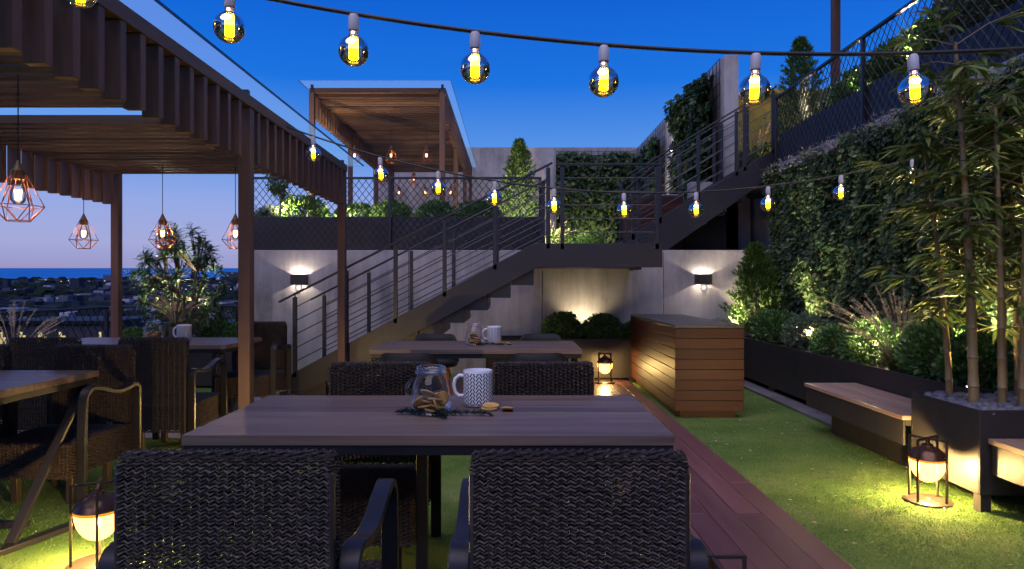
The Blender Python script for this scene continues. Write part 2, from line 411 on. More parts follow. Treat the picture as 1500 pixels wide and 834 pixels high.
_d = Vector((math.sin(R(SUN_AZ))*math.cos(R(SUN_EL)), math.cos(R(SUN_AZ))*math.cos(R(SUN_EL)), math.sin(R(SUN_EL))))
so.rotation_euler = _d.to_track_quat('Z', 'Y').to_euler(); so.location = (0,-5,12)
sc.view_settings.view_transform = 'Standard'; sc.view_settings.look = 'None'; sc.view_settings.exposure = 0
cy = sc.cycles
try:
    cy.use_denoising = True; cy.denoiser = 'OPENIMAGEDENOISE'
except Exception: pass
cy.max_bounces = 8; cy.diffuse_bounces = 3; cy.glossy_bounces = 4; cy.transparent_max_bounces = 24; cy.transmission_bounces = 6
cy.sample_clamp_indirect = 4; cy.caustics_reflective = False; cy.caustics_refractive = False

# ------------------------------------------------------------------ ground, deck, land, sea
XR = 3.80           # face of the right retaining wall
T1 = 1.77           # first upper terrace level
T2 = 3.02           # second upper terrace level
gm_ = MB()
gm_.box((-5.6,-3,-.5),(12,9.99,0)); struct(gm_.build('ground', M['lawn'], smooth=False))
tb = MB(); tb.box((-3.95,9.99,-.5),(12,19.6,T1)); struct(tb.build('upper_terrace', M['paving'], smooth=False))
t2 = MB(); t2.box((XR+.22,-2,0),(12,9.99,T2)); t2.box((XR+.22,9.99,T1),(12,19.6,T2)); struct(t2.build('top_terrace', M['paving'], smooth=False))
pv = MB()
y = 5.75
while y < 8.0:
    x = -5.4
    while x < -1.75:
        pv.box((x+.004, y+.004, 0),(min(x+.6,-1.75)-.004, y+.596, .012)); x += .6
    y += .6
struct(pv.build('paving', M['paving'], bevel=.002))
dk = MB()
for i in range(8):
    x1 = 1.537-.147*i
    yy = -1.0
    while yy < 9.3:
        y2 = min(yy + random.choice((2.4, 3.0, 3.6)), 9.3); dk.box((x1-.143, yy+.002, 0),(x1, y2-.002, .026)); yy = y2
for i in range(12):
    y1 = 7.55+.147*i
    if y1 > 9.25: break
    dk.box((-2.75, y1, 0),(1.537-.147*8-.004, y1+.143, .026))
struct(dk.build('deck', M['deck'], bevel=.003))
kb = MB(); kb.box((2.9,4.6,0),(3.12,9.3,.03)); struct(kb.build('kerb', M['kerb'], bevel=.004))
# blades of turf, denser near the camera
def turf():
    zones = [(1.54,3.0,2.2,4.2,9000),(1.54,3.0,4.2,6.6,4500),(1.54,3.0,6.6,9.0,1500),(.0,.36,2.4,5,3000),(-3.9,.36,2.6,5.7,1800)]
    P = []; S = []
    for (x0,x1,y0,y1,den) in zones:
        n = int((x1-x0)*(y1-y0)*den); P.append(np.c_[rng.uniform(x0,x1,n), rng.uniform(y0,y1,n), np.zeros(n)])
    P = np.concatenate(P); n = len(P)
    ln = rng.uniform(.008,.019,n); d = rdir(n)*np.array([.8,.8,.2]); d[:,2] = rng.uniform(.45,1.0,n)
    o = leaves('turf', P, d, rdir(n), ln, .2, M['turf'], shape='diamond'); tag(o, None, None, None, 'stuff')
    tag(o, 'short green turf blades covering the lawn', 'grass')
turf()
def dry_bits():
    n = 150; P = np.c_[rng.uniform(1.6,2.9,n), rng.uniform(2.3,8.5,n), rng.uniform(.010,.02,n)]
    d = rdir(n); d[:,2] *= .15; o = leaves('dry_grass', P, d, np.tile([0,0,1.0],(n,1))+rdir(n)*.2, rng.uniform(.012,.04,n), .35, M['plume']); tag(o, 'pale dry bits scattered over the green lawn', 'dry grass', None, 'stuff')
dry_bits()
def zland(D):
    return float(np.interp(D, [0,20,60,150,400,1000,2500,3000], [-4,-9,-9.5,-12,-13,2,19.5,20]))
def sheet(name, mat, xs, ys, zf):
    V = np.array([(x*1.0, yy, zf(yy)) for yy in ys for x in xs]); nx = len(xs)
    F = np.array([(j*nx+i, j*nx+i+1, (j+1)*nx+i+1, (j+1)*nx+i) for j in range(len(ys)-1) for i in range(nx-1)])
    return struct(np_mesh(name, V, F, mat))
sheet('land', M['land'], np.linspace(-4500,3000,30), [-300,8,10,20,60,150,400,1000,2500,2800], lambda D: zland(D))
sheet('sea', M['sea'], np.linspace(-14000,9000,30), [2440,3200,4500,6500,9000], lambda D: float(np.interp(D, [2440,9000], [19.6, EYE+.0240*9000])))

# ------------------------------------------------------------------ town below
def town():
    m = MB(); l = MB()
    for i in range(5200):
        D = 230*math.exp(rng.random()*math.log(2480/230)); X = D*rng.uniform(-1.25,-.15); z = zland(D)
        if mnoise.noise(Vector((X*.012, D*.006, 0))) < -.12: continue
        s = rng.uniform(3.5,9)*(D/500)**.5; h = rng.uniform(.6,1.9)*3.0*(D/420)**.25*(.55 if D > 1200 else 1)*(2.2 if rng.random() < .03 else 1)
        m.box((X, D, z-4),(X+s*rng.uniform(.7,1.6), D+s, z+h))
        if rng.random() < .42:
            u = rng.uniform(.22,.6)*D/900; zz_ = z+h*rng.uniform(.3,.95); xx = X+s*rng.uniform(0,.6)
            l.cur = 0 if rng.random() < .6 else 1
            l.box((xx, D-.6, zz_),(xx+u*rng.uniform(1,2.2 if D < 900 else 5), D-.3, zz_+u))
    tp = MB()
    for i in range(1500):
        D = 200*math.exp(rng.random()*math.log(1900/200)); X = D*rng.uniform(-1.25,-.15)
        if mnoise.noise(Vector((X*.012, D*.006, 0))) > .05: continue
        r_ = rng.uniform(2,5)*(D/500)**.4; tp.ball((X, D, zland(D)+r_*.5), r_, 7, 5, (1.5,1.2,.9), .25)
    tag(tp.build('treeline', M['far_tree'], smooth=False), 'dark tree masses between the roofs of the distant town', 'trees', None, 'stuff')
    tag(m.build('town', M['city'], smooth=False), 'distant dark town of low roofs spread between terrace and sea', 'town', None, 'stuff')
    tag(l.build('street_lights', None, smooth=False, mats=[emit_mat('warm street light', (1,.72,.4), 2.0), emit_mat('white street light', (.8,.86,1), 1.6)]),
        'scattered small lights glowing across the distant town', 'lights', None, 'stuff')
town()
def block(X, D, w, d, h, cols, rows, label, zb=None, p_lit=.5, wx=.9):
    z = zland(D) if zb is None else zb
    t = thing('apartment_block', label, 'building', (X, D, z))
    b = MB(); b.box((-w/2,0,-3),(w/2,d,h)); b.build('wall', M['dark_wall'], t, smooth=False)
    r = MB(); r.box((-w/2-.3,-.3,h+.005),(w/2+.3,d+.3,h+.35)); r.build('roof', M['black'], t, smooth=False)
    gw = w/cols
    for i in range(cols):
        for j in range(rows):
            if rng.random() > p_lit: continue
            x = -w/2+gw*(i+.5); zz_ = h-.9-j*2.6
            ww = wx*rng.uniform(.55,1.0); hh = rng.uniform(.7,1.5); f = MB(); f.box((x-ww/2,-.04,zz_-hh),(x-.04,.0-.005,zz_)); f.box((x+.04,-.04,zz_-hh),(x+ww/2,-.005,zz_-hh*.45)); f.build('window', M['window_glow'], t, smooth=False)
# lit blocks just below the railing
block(-50.5, 75, 13, 10, 6.9, 6, 3, 'dark apartment block with the most lit windows, left below the railing', p_lit=.95, wx=1.0)
block(-35.5, 74, 7.5, 9, 6.6, 3, 3, 'narrow dark apartment block with few lit windows beside the pergola post', p_lit=.85, wx=1.1)
block(-62, 62, 12, 12, 8.2, 4, 2, 'low wide hall with pale roof at the left edge of the town', p_lit=.1)
block(-26.5, 66, 9, 9, 5.6, 4, 2, 'dark apartment block behind the long leaved tree', p_lit=.6)
t_ = block(-615, 1500, 28, 20, 20, 3, 3, 'small tower block standing up against the sea near the horizon', p_lit=.2, wx=3)

# ------------------------------------------------------------------ walls
bw = MB(); seams = [-3.93,-1.5,.44,2.2,4.0]
for a, b in zip(seams[:-1], seams[1:]): bw.box((a+.004, 9.90, 0),(b-.004, 10.0, T1+.03))
bw.box((-3.93,9.97,0),(4.0,10.06,T1+.02))
tag(bw.build('concrete_wall', M['concrete'], bevel=.004), 'board marked concrete wall carrying the two wall lamps behind the staircase', 'wall')
rw = MB(); yy = -2
while yy < 9.9:
    rw.box((XR, yy+.004, 0),(XR+.2, min(yy+1.5, 9.895)-.004, T2)); yy += 1.5
rw.box((XR+.03,-2,0),(XR+.21,9.88,T2-.01))
tag(rw.build('concrete_wall', M['concrete_b'], bevel=.003), 'tall concrete retaining wall covered by the long ivy on the right', 'wall')
ew = MB(); ew.box((2.95,11.3,T1),(3.95,11.5,T2-.02)); ew.box((2.5,11.52,T1),(2.9,11.6,T2-.2))
tag(ew.build('concrete_wall', M['concrete'], bevel=.004), 'short grey concrete wall underneath the upper flight of stairs', 'wall')
fw = MB()
for a, b in zip([-3.95,-1.2,1.2,3.5],[-1.2,1.2,3.5,3.74]): fw.box((a+.004,19.4,T1),(b-.004,19.6,5.2))
tag(fw.build('concrete_wall', M['concrete'], bevel=.004), 'far pale concrete wall closing the upper terrace behind the cypress', 'wall')
# panel wall running away behind the upper flight
pw = MB()
for a, b in ((11.3,13.9),(13.98,15.4),(15.48,17.4),(17.48,19.38)): pw.box((3.52,a,T1),(3.75,b,5.10))
tag(pw.build('concrete_wall', M['concrete_b'], bevel=.004), 'tall narrow concrete wall with green trellis panels beyond the upper stairs', 'wall')
lw = MB(); lw.box((3.95,12.2,T2),(6.2,12.4,4.68)); lw.box((3.9,12.15,4.683),(6.25,12.45,4.78))
M['ochre'] = concrete_mat('ochre plaster', (.34,.26,.05), (4,4,4))
tag(lw.build('concrete_wall', M['ochre'], bevel=.004), 'yellow lit wall with dark coping at the top of the upper stairs', 'wall')

def trellis(loc, L, H, label, axis='y'):
    t = thing('trellis', label, 'trellis', loc); m = MB(); p = .2
    u = (0,1,0) if axis == 'y' else (1,0,0); u = Vector(u)
    for i in range(int(L/p)+1): q = u*(i*p); m.bar(q, q+Vector((0,0,H)), .012)
    for j in range(int(H/p)+1): z = Vector((0,0,j*p)); m.bar(z+u*.002, u*L+z, .010)
    m.build('wire_grid', M['steel'], t); return t
trellis((3.47,11.4,T1+.1), 2.4, 3.2, 'wire trellis grid at the near end of the tall narrow wall')
trellis((3.47,15.5,T1+.1), 3.8, 3.2, 'wire trellis grid on the far end of the tall narrow wall')
trellis((1.25,19.35,T1+.1), 2.2, 3.25, 'wire trellis grid on the far pale wall beside the corner', 'x')

# ------------------------------------------------------------------ ivy
def ivy(label, o, u, nrm, L, zr, n, size, mat, thick=.14, top=None, seed=0, tuft=False):
    """hanging leaves over a vertical face from o along u, facing nrm"""
    o = np.array(o, float); u = np.array(u, float); nrm = np.array(nrm, float)
    t = thing('ivy', label, 'ivy', tuple(o))
    a = rng.uniform(0, L, n); z = rng.uniform(zr[0], zr[1], n)
    keep = []
    dep = np.empty(n)
    for i in range(n):
        q = Vector((a[i]*1.6+seed, z[i]*1.2, seed)); f = mnoise.fractal(q, 1, 2, 4)
        f2 = mnoise.noise(Vector((a[i]*4+seed, z[i]*2.4, 3+seed)))
        dep[i] = thick*(.55+.55*f+.35*f2)
        edge = min(a[i], L-a[i], (zr[1]+.06*math.sin(a[i]*5+seed)+.10*mnoise.noise(Vector((a[i]*3, seed, 1)))-z[i]))
        keep.append(edge > .04*rng.random()**2 and dep[i] > -.02)
    k = np.array(keep); a = a[k]; z = z[k]; dep = np.maximum(dep[k], .01)*rng.uniform(.55,1.25,k.sum()); m = len(a)
    P = u*a[:,None] + nrm*dep[:,None] + np.array([0,0,1.])*z[:,None]
    d = nrm*rng.uniform(.15,.9,m)[:,None] + rdir(m)*.55 + np.array([0,0,-1.])*rng.uniform(.35,1.1,m)[:,None]
    up = rdir(m)*.7 + nrm*.9 + np.array([0,0,.5])
    # up is used as the blade normal direction
    dd = unit(d); b = unit(np.cross(up, dd)); 
    leaves('foliage', P, d, np.cross(dd, b), rng.uniform(size*.55, size*1.35, m), .74, mat, t, 'ivy')
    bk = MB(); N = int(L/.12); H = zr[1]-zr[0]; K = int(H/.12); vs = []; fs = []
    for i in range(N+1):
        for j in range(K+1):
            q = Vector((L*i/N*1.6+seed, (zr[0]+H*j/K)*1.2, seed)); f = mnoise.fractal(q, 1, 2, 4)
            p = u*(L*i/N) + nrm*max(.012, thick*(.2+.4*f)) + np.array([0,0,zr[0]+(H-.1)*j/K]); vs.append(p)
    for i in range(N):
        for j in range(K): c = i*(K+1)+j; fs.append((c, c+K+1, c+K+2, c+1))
    bk.add(vs, fs); bk.build('shade_backing', M['ivy_shade'], t)  # dark sheet behind the leaves; shade of the gaps put into its colour
    if tuft:
        n = 1500; a = rng.uniform(L*.0, L*.55, n); P = u*a[:,None] + nrm*rng.uniform(.0,.2,n)[:,None]; P[:,2] += zr[1]-.1+rng.uniform(-.06,.10,n)
        leaves('flower_tuft', P, rdir(n)+np.array([0,0,.6])+nrm*.4, rdir(n), rng.uniform(.03,.075,n), .25, M['lavender'], t, 'lance')
    return t
def ivy_shade_mat():
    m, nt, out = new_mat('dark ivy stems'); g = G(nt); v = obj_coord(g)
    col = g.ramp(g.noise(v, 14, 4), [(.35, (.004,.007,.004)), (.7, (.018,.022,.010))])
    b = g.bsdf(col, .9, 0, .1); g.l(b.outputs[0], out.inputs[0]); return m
M['ivy_shade'] = ivy_shade_mat()
ivy('long curtain of green ivy hanging over the right wall beside the bamboo', (XR-.005, 9.88, 0), (0,-1,0), (-1,0,0), 8.4, (.5,2.97), 56000, .057, M['ivy'], .17, seed=1, tuft=True)
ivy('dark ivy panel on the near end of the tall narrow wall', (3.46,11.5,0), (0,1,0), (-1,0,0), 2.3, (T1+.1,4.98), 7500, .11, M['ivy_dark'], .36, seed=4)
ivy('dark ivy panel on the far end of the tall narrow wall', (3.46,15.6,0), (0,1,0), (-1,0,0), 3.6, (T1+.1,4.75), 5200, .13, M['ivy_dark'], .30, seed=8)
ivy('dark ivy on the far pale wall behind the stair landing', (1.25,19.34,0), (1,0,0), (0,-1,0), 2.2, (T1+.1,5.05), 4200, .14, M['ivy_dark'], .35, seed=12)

# ------------------------------------------------------------------ troughs (planters)
def trough(label, a, b, zb, zt, legs=(), mat='trough', th=.012):
    (x0,y0),(x1,y1) = a, b
    t = thing('planter', label, 'planter', ((x0+x1)/2,(y0+y1)/2,0)); cx, cyy = (x0+x1)/2, (y0+y1)/2
    X0,X1,Y0,Y1 = x0-cx,x1-cx,y0-cyy,y1-cyy; m = MB()
    m.box((X0,Y0,zb),(X1,Y0+th,zt)); m.box((X0,Y1-th,zb),(X1,Y1,zt)); m.box((X0,Y0+th+.0005,zb),(X0+th,Y1-th-.0005,zt)); m.box((X1-th,Y0+th+.0005,zb),(X1,Y1-th-.0005,zt))
    m.box((X0+th,Y0+th,zb+.003),(X1-th,Y1-th,zb+.02))
    m.build('box', M[mat], t, bevel=.003)
    s = MB(); s.box((X0+th+.001,Y0+th+.001,zt-.12),(X1-th-.001,Y1-th-.001,zt-.05)); s.build('soil', M['soil'], t, smooth=False)
    for (lx, ly) in legs:
        l = MB(); l.box((lx-cx-.03,ly-cyy-.03,0.001),(lx-cx+.03,ly-cyy+.03,zb-.001)); l.build('leg', M['trough'], t)
    return t
PX = 3.07
trough('long dark planter under the ivy wall with shrubs and grasses', (PX,4.56), (XR-.03,9.12), .085, .60, [(PX+.05,yy) for yy in (5.2,6.7,8.2)])
trough('dark planter below the concrete wall behind the lit lantern', (-.35,9.15), (XR-.03,9.72), .045, .575, [(.2,9.2),(1.6,9.2)])
trough('big square planter holding the bamboo and grey pebbles', (2.66,3.88), (XR-.03,4.55), .10, .585, [(2.70,3.92),(2.70,4.5),(3.6,3.92)])
trough('low planter by the end railing with green bushes', (-5.15,8.55), (-3.2,9.05), .03, .58)
trough('long dark trough along the upper terrace edge left of the landing', (-3.93,9.98), (.40,10.45), T1+.045, 2.29, mat='trough_dark')
trough('dark trough at the foot of the far pale wall', (-1.2,18.7), (3.3,19.25), T1+.02, 2.35, mat='trough_dark')
trough('dark trough on top of the right wall behind the wire fence', (XR+.05,2.2), (4.5,9.85), T2+.01, 3.46, mat='trough_dark')

# mesh fences
def fence(label, o, u, L, zb, zt, pitch, r, posts, mesh_from=None):
    t = thing('mesh_fence', label, 'fence', o); u = Vector(u); mf = zb if mesh_from is None else mesh_from
    m = MB(); m.diamonds((0,0,mf-o[2]), u, L, (0,0,1), zt-mf, pitch, r); m.build('wire_mesh', M['cable'], t, smooth=False)
    rl = MB(); rl.bar(Vector((0,0,zt-o[2]+.001)), u*L+Vector((0,0,zt-o[2]+.001)), .045, .03); rl.build('top_rail', M['steel'], t, bevel=.003)
    for p in posts:
        q = MB(); c = u*p; q.bar(c+Vector((0,0,zb-o[2])), c+Vector((0,0,zt-o[2]-.016)), .04); q.build('post', M['steel'], t, bevel=.003)
    return t
fence('diamond wire fence above the trough on the upper terrace edge', (-3.93,9.95,T1+.04), (1,0,0), 4.36, T1+.04, 2.85, .10, .0045, (.02,2.15,4.34))
fence('sloping looking diamond wire fence high on the right wall', (XR+.02,9.88,T2), (0,-1,0), 8.0, T2+.01, 3.99, .115, .0045, (.02,2.45,4.9,7.3))
fence('diamond wire railing at the end of the lower terrace', (-5.42,9.25,0), (1,0,0), 1.75, .02, 1.0, .15, .006, (.02,1.7))
fence('diamond wire railing along the left edge of the terrace', (-5.45,9.2,0), (0,-1,0), 6.5, .02, .99, .15, .006, (.02,2.1,4.2,6.3))

# ------------------------------------------------------------------ stairs
SL = .538
def stair_rail(t, pts, y, posts, nrod=5, zb=None, axis=None, postw=.045):
    """handrail through pts (x,z); posts = [(x, zbottom)]; rods parallel below"""
    (xa,za),(xb,zb_) = pts
    rail = lambda x: za+(zb_-za)*(x-xa)/(xb-xa)
    h = MB(); h.bar((xa,y,za),(xb,y,zb_), .05, .022); h.build('handrail', M['steel'], t, bevel=.003)
    for (x, z0) in posts:
        p = MB(); p.box((x-postw/2,y-.02,z0),(x+postw/2,y+.02,rail(x)-.035)); p.box((x-.006,y-.006,rail(x)-.034),(x+.006,y+.006,rail(x)-.012)); p.build('post', M['steel'], t, bevel=.003)
    x0, x1 = posts[0][0], posts[-1][0]
    for k in range(nrod):
        d = .155*(k+1)
        r = MB(); r.tube([(x0,y,rail(x0)-d),(x1,y,rail(x1)-d)], .0065, 6); r.build('rod', M['steel'], t)
def lower_stairs():
    t = thing('staircase', 'dark steel staircase rising to the landing with rod railings', 'staircase', (0,0,0))
    zt = lambda x: 1.768+SL*(x-.25); zb_ = lambda x: 1.495+SL*(x-.29)
    poly = [(-2.652,0.03),(-2.652,zt(-2.652)),(.25,1.768),(1.716,1.768),(1.716,1.495),(.29,1.495),(.29-1.465/SL,.03)]
    for (y0,y1) in ((7.78,7.82),(9.0,9.04)):
        m = MB(); m.prism(poly if y0 < 8 else poly[:2]+[(.25,1.768),(.29,1.495)]+poly[6:], y0, y1); m.build('stringer', M['steel_d'], t, bevel=.003)
    for k in range(12):
        x0 = -2.52+.2345*k+.02; zs = .26+.126*k
    n = 11; run = .2645; rise = .1435
    for k in range(n):
        x0 = .25-run*(n-k); top = 1.735-rise*(n-k); m = MB()
        m.box((x0+.004,7.825,max(.03,top-.30)),(x0+run-.002,8.995,top)); m.build('step', M['steel_d'], t, bevel=.004)
    d = MB(); d.box((.255,7.825,1.53),(1.712,9.885,1.745)); d.box((1.70,9.04,1.497),(1.716,9.885,1.76)); d.build('landing', M['steel_d'], t, bevel=.003)
    xs = (-2.48,-1.89,-1.33,-.77,-.195,.413)
    for y in (7.80,9.02):
        stair_rail(t, [(-2.66,1.10),(.46,2.69)], y, [(x, min(zt(x),1.768)-.06) for x in xs])
    stair_rail(t, [(.52,2.672),(1.70,2.672)], 7.80, [(.575,1.70),(1.655,1.70)])
    # landing side rail
    h = MB(); h.bar((1.66,7.84,2.674),(1.66,9.88,2.674), .05, .022); h.build('handrail', M['steel'], t)
    for y in (8.95,9.84):
        p = MB(); p.box((1.64,y-.022,1.70),(1.68,y+.022,2.66)); p.build('post', M['steel'], t)
    for k in range(5):
        r = MB(); r.tube([(1.66,7.83,2.672-.155*(k+1)),(1.66,9.84,2.672-.155*(k+1))], .0065, 6); r.build('rod', M['steel'], t)
    # far side rail from the top of the flight back to the terrace
    h = MB(); h.bar((.43,9.05,2.674),(.43,9.93,2.674), .05, .022); h.build('handrail', M['steel'], t)
    for k in range(5):
        r = MB(); r.tube([(.43,9.05,2.672-.155*(k+1)),(.43,9.93,2.672-.155*(k+1))], .0065, 6); r.build('rod', M['steel'], t)
M['steel_d'] = metal_mat('dark bronze stair plate', (.017, .0165, .023), .46, 0, .3)
lower_stairs()
def upper_stairs():
    t = thing('staircase', 'second dark steel staircase climbing right above the concrete wall', 'staircase', (0,0,0))
    s = .62; zt = lambda x: 2.23+s*(x-2.15)
    for (y0,y1) in ((10.02,10.06),(11.12,11.16)):
        x0 = 1.62; m = MB(); m.prism([(x0,T1+.005),(x0,zt(x0)+.05),(3.99,zt(3.99)),(3.99,zt(3.99)-.36),(x0+.62,T1+.005)], y0, y1); m.build('stringer', M['steel_d'], t, bevel=.003)
    run = .29; rise = run*s
    for k in range(8):
        x0 = 1.72+run*k; top = min(T1+.04+rise*(k+1), T2+.02); m = MB(); m.box((x0,10.065,max(T1+.003,top-.34)),(x0+run-.003,11.115,top)); m.build('step', M['steel_d'], t, bevel=.004)
    for y in (10.04,11.14):
        stair_rail(t, [(1.70,zt(1.70)+.96),(3.36,zt(3.36)+.93)], y, [(x, zt(x)-.05) for x in (1.78,2.18,2.74,3.30)])
        stair_rail(t, [(3.38,zt(3.38)+.93),(3.88,zt(3.88)+.90)], y, [(3.42,zt(3.42)-.05),(3.84,zt(3.84)-.05)])
upper_stairs()
vb = MB(); vb.box((2.66,10.5,T1+.005),(3.3,11.1,T1+.55)); vb.box((2.64,10.48,T1+.553),(3.32,11.12,T1+.585))  # black box added to stand in for the dark void below the flight
tag(vb.build('void_filler', M['black'], bevel=.006), 'added black chest in the dark space under the upper stairs', 'filler')

# ------------------------------------------------------------------ pergolas
def pergola(label, x0, x1, ys, y_near, y_far, zt, zg, glass=(.15,.42), post=.085, louv=.150, gap=None, fins=(1,1), front=False):
    t = thing('pergola', label, 'pergola', ((x0+x1)/2, y_far, zg)); ox, oy, oz = (x0+x1)/2, y_far, zg
    L = lambda x, y, z: (x-ox, y-oy, z-oz); fl = .46
    for y in ys:
        for x in (x0, x1):
            sx = -1 if x == x0 else 1; m = MB()
            m.box(L(x-post/2, y-post/2, zg), L(x+post/2, y+post/2, zt-.085)); m.build('post', M['wood_post'], t, bevel=.004)
    for x in (x0, x1):
        m = MB(); m.box(L(x-.05,y_near,zt-.08), L(x+.05,y_far+.045,zt)); m.build('beam', M['wood_beam'], t, bevel=.004)
    for y in (ys if not gap else (ys[0], ys[-1])):
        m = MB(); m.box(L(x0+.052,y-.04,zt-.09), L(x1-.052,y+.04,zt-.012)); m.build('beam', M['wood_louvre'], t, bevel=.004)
    for s, x in ((0, x0), (1, x1)):
        if not fins[s]: continue
        y = y_far-.17; base = None
        while y > y_near:
            if min(abs(y-q) for q in ys) > .07:
                if base is None:
                    m = MB(); m.box((-.045,-.025,-fl),(.045,.025,-.083)); base = m.build('slat', M['wood_fin'], t, bevel=.003); c = base
                else: c = base.copy(); COL.objects.link(c); c.parent = t
                c.location = L(x, y, zt)
            y -= .175
    # louvred ceiling, one frame per bay
    bays = list(zip(sorted(ys)[:-1], sorted(ys)[1:]))
    if y_near < min(ys)-.3: bays = [(y_near, min(ys))] + bays
    for a, b in bays:
        m = MB(); y = a+(gap or .05); k = 0
        while y < b-(gap or .05):
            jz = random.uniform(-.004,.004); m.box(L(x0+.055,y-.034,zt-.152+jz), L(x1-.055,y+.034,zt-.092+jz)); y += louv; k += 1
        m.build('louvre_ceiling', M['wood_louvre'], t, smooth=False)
    g_ = MB(); g_.box(L(x0-glass[0],y_near-.2,zt+.05), L(x1+glass[0],y_far+glass[1],zt+.064)); g_.build('glass_roof', M['roof_glass'], t, smooth=False)
    e_ = MB()
    for (xa, xb) in ((x0-glass[0]-.004,x0-glass[0]-.0005),(x1+glass[0]+.0005,x1+glass[0]+.004)): e_.box(L(xa,y_near-.2,zt+.048), L(xb,y_far+glass[1],zt+.066))
    e_.build('glass_edge', M['steel_blue'], t, smooth=False)
    sp_ = MB()
    for y in ys:
        for x in (x0, x1): sp_.box(L(x-.02,y-.02,zt+.001), L(x+.02,y+.02,zt+.049))
    sp_.build('glass_clamp', M['steel'], t)
    return t
pergola('near brown timber pergola with slatted sides over the left tables', -4.42, -1.90, (2.13,4.88,7.63), .9, 7.63, 2.64, 0, gap=.175)
pergola('far brown timber pergola standing on the upper terrace', -3.22, -1.12, (11.0,13.6,16.2,18.4), 11.0, 18.4, 4.47, T1, fins=(1,1))
pergola('brown timber pergola on the top terrace above the right fence', 4.62, 6.9, (4.9,7.35,9.75), 4.5, 9.75, 5.9, T2, post=.10)

# ------------------------------------------------------------------ furniture
def table(loc, label, rz=0, splay=False):
    t = thing('dining_table', label, 'table', loc, rz); W, D = 1.80, .90
    m = MB(); n = 6
    for i in range(n): m.box((-W/2, -D/2+D/n*i+.0006, .712),(W/2, -D/2+D/n*(i+1)-.0006, .75))
    m.build('tabletop', M['table'], t, bevel=.0012)
    f = MB()
    f.box((-W/2+.004,-D/2+.006,.675),(W/2-.004,-D/2+.036,.7115)); f.box((-W/2+.004,D/2-.036,.675),(W/2-.004,D/2-.006,.7115))
    for sx in (-1,1): f.box((sx*(W/2-.004)-(.03 if sx > 0 else 0),-D/2+.0365,.675),(sx*(W/2-.004)+(0 if sx > 0 else .03),D/2-.0365,.7115))
    f.build('frame', M['frame'], t, bevel=.002)
    if splay:
        for sx in (-1,1):
            xt, xb = sx*(W/2-.05), sx*(W/2+.20)
            for y0 in (.38,-.38):
                l = MB(); l.bar((xt, y0, .674),(xb, -.60 if y0 > 0 else -.70, .03), .045, .03); l.build('leg', M['frame'], t, bevel=.003)
            b = MB(); b.bar((xb-sx*.03,-.74,.016),(xb+sx*.14,-.20,.016), .045, .03); b.build('foot_rail', M['frame'], t, bevel=.003)
        b = MB(); b.bar((-W/2-.12,-.36,.047),(W/2+.12,-.36,.047), .04, .03); b.build('stretcher', M['frame'], t, bevel=.003); return t
    for sx in (-1,1):
        x = sx*(W/2-.06)
        for sy in (-1,1):
            l = MB(); l.bar((x, sy*(D/2-.05), .674),(x-sx*.10, sy*.07, .03), .045, .03); l.build('leg', M['frame'], t, bevel=.003)
        b = MB(); b.bar((x-sx*.10,-D/2+.03,.016),(x-sx*.10,D/2-.03,.016), .045, .03); b.build('foot_rail', M['frame'], t, bevel=.003)
    b = MB(); b.bar((-W/2+.185,0,.046),(W/2-.185,0,.046), .04, .028); b.build('stretcher', M['frame'], t, bevel=.003)
    return t
TA = (-.306, 2.94, 0); TC = (-.306, 6.22, 0); TB = (-3.55, 3.93, 0); TD = (-3.50, 6.65, 0)
t0 = table(TA, 'front dining table nearest the viewer with jar and patterned mug')
copy_tree(t0, TC, 0, 'second dining table between the black shell chairs and staircase')
table(TB, 'dining table cut by the left edge with nothing on it', 0, True)
copy_tree(t0, TD, 0, 'dining table under the pergola in front of the sea view')
for o in list(bpy.data.objects):
    if o.name.startswith('dining_table'): o['group'] = 'dining tables on the terrace'

def weave(m, f, W, H, pitch=.0216, row=.0088, A=.0048, zig=.0042):
    """woven strands on the surface f(u,v)->(pos, normal, vdir); u in 0..W, v in 0..H"""
    nc = max(2, round(W/pitch)); nr = max(1, round(H/row)); pu = W/nc; hv = H/nr
    for r in range(nr):
        vs = []; fs = []; n = nc*2+1; ph = random.uniform(-.15,.15); dr = random.uniform(-.0006,.0006)
        for j in range(n):
            u = min(W, pu*j/2); sg = (1 if (j//1) % 2 == 0 else -1)
            off = .62*A*math.sin(math.pi*(j/2+.25) + math.pi*r) + (.0030 if j % 2 else -.0030) + random.uniform(-.0013,.0013)
            z = hv*(r+.5)+zig*(1 if j % 2 == 0 else -1)*.5+dr + random.uniform(-.0014,.0014)
            for (dz, k) in ((-.43,-.0016),(0,.0014),(.43,-.0016)):
                p, nr_, vd = f(u, min(max(z+dz*hv, 0), H))
                vs.append(p+nr_*(off+k))
        for j in range(n-1):
            for k in range(2): a = j*3+k; fs.append((a, a+3, a+4, a+1))
        m.add(vs, fs)
def flat(o, u, v, nrm):
    o, u, v, nrm = map(Vector, (o, u, v, nrm)); return lambda a, b: (o+u*a+v*b, nrm, v)
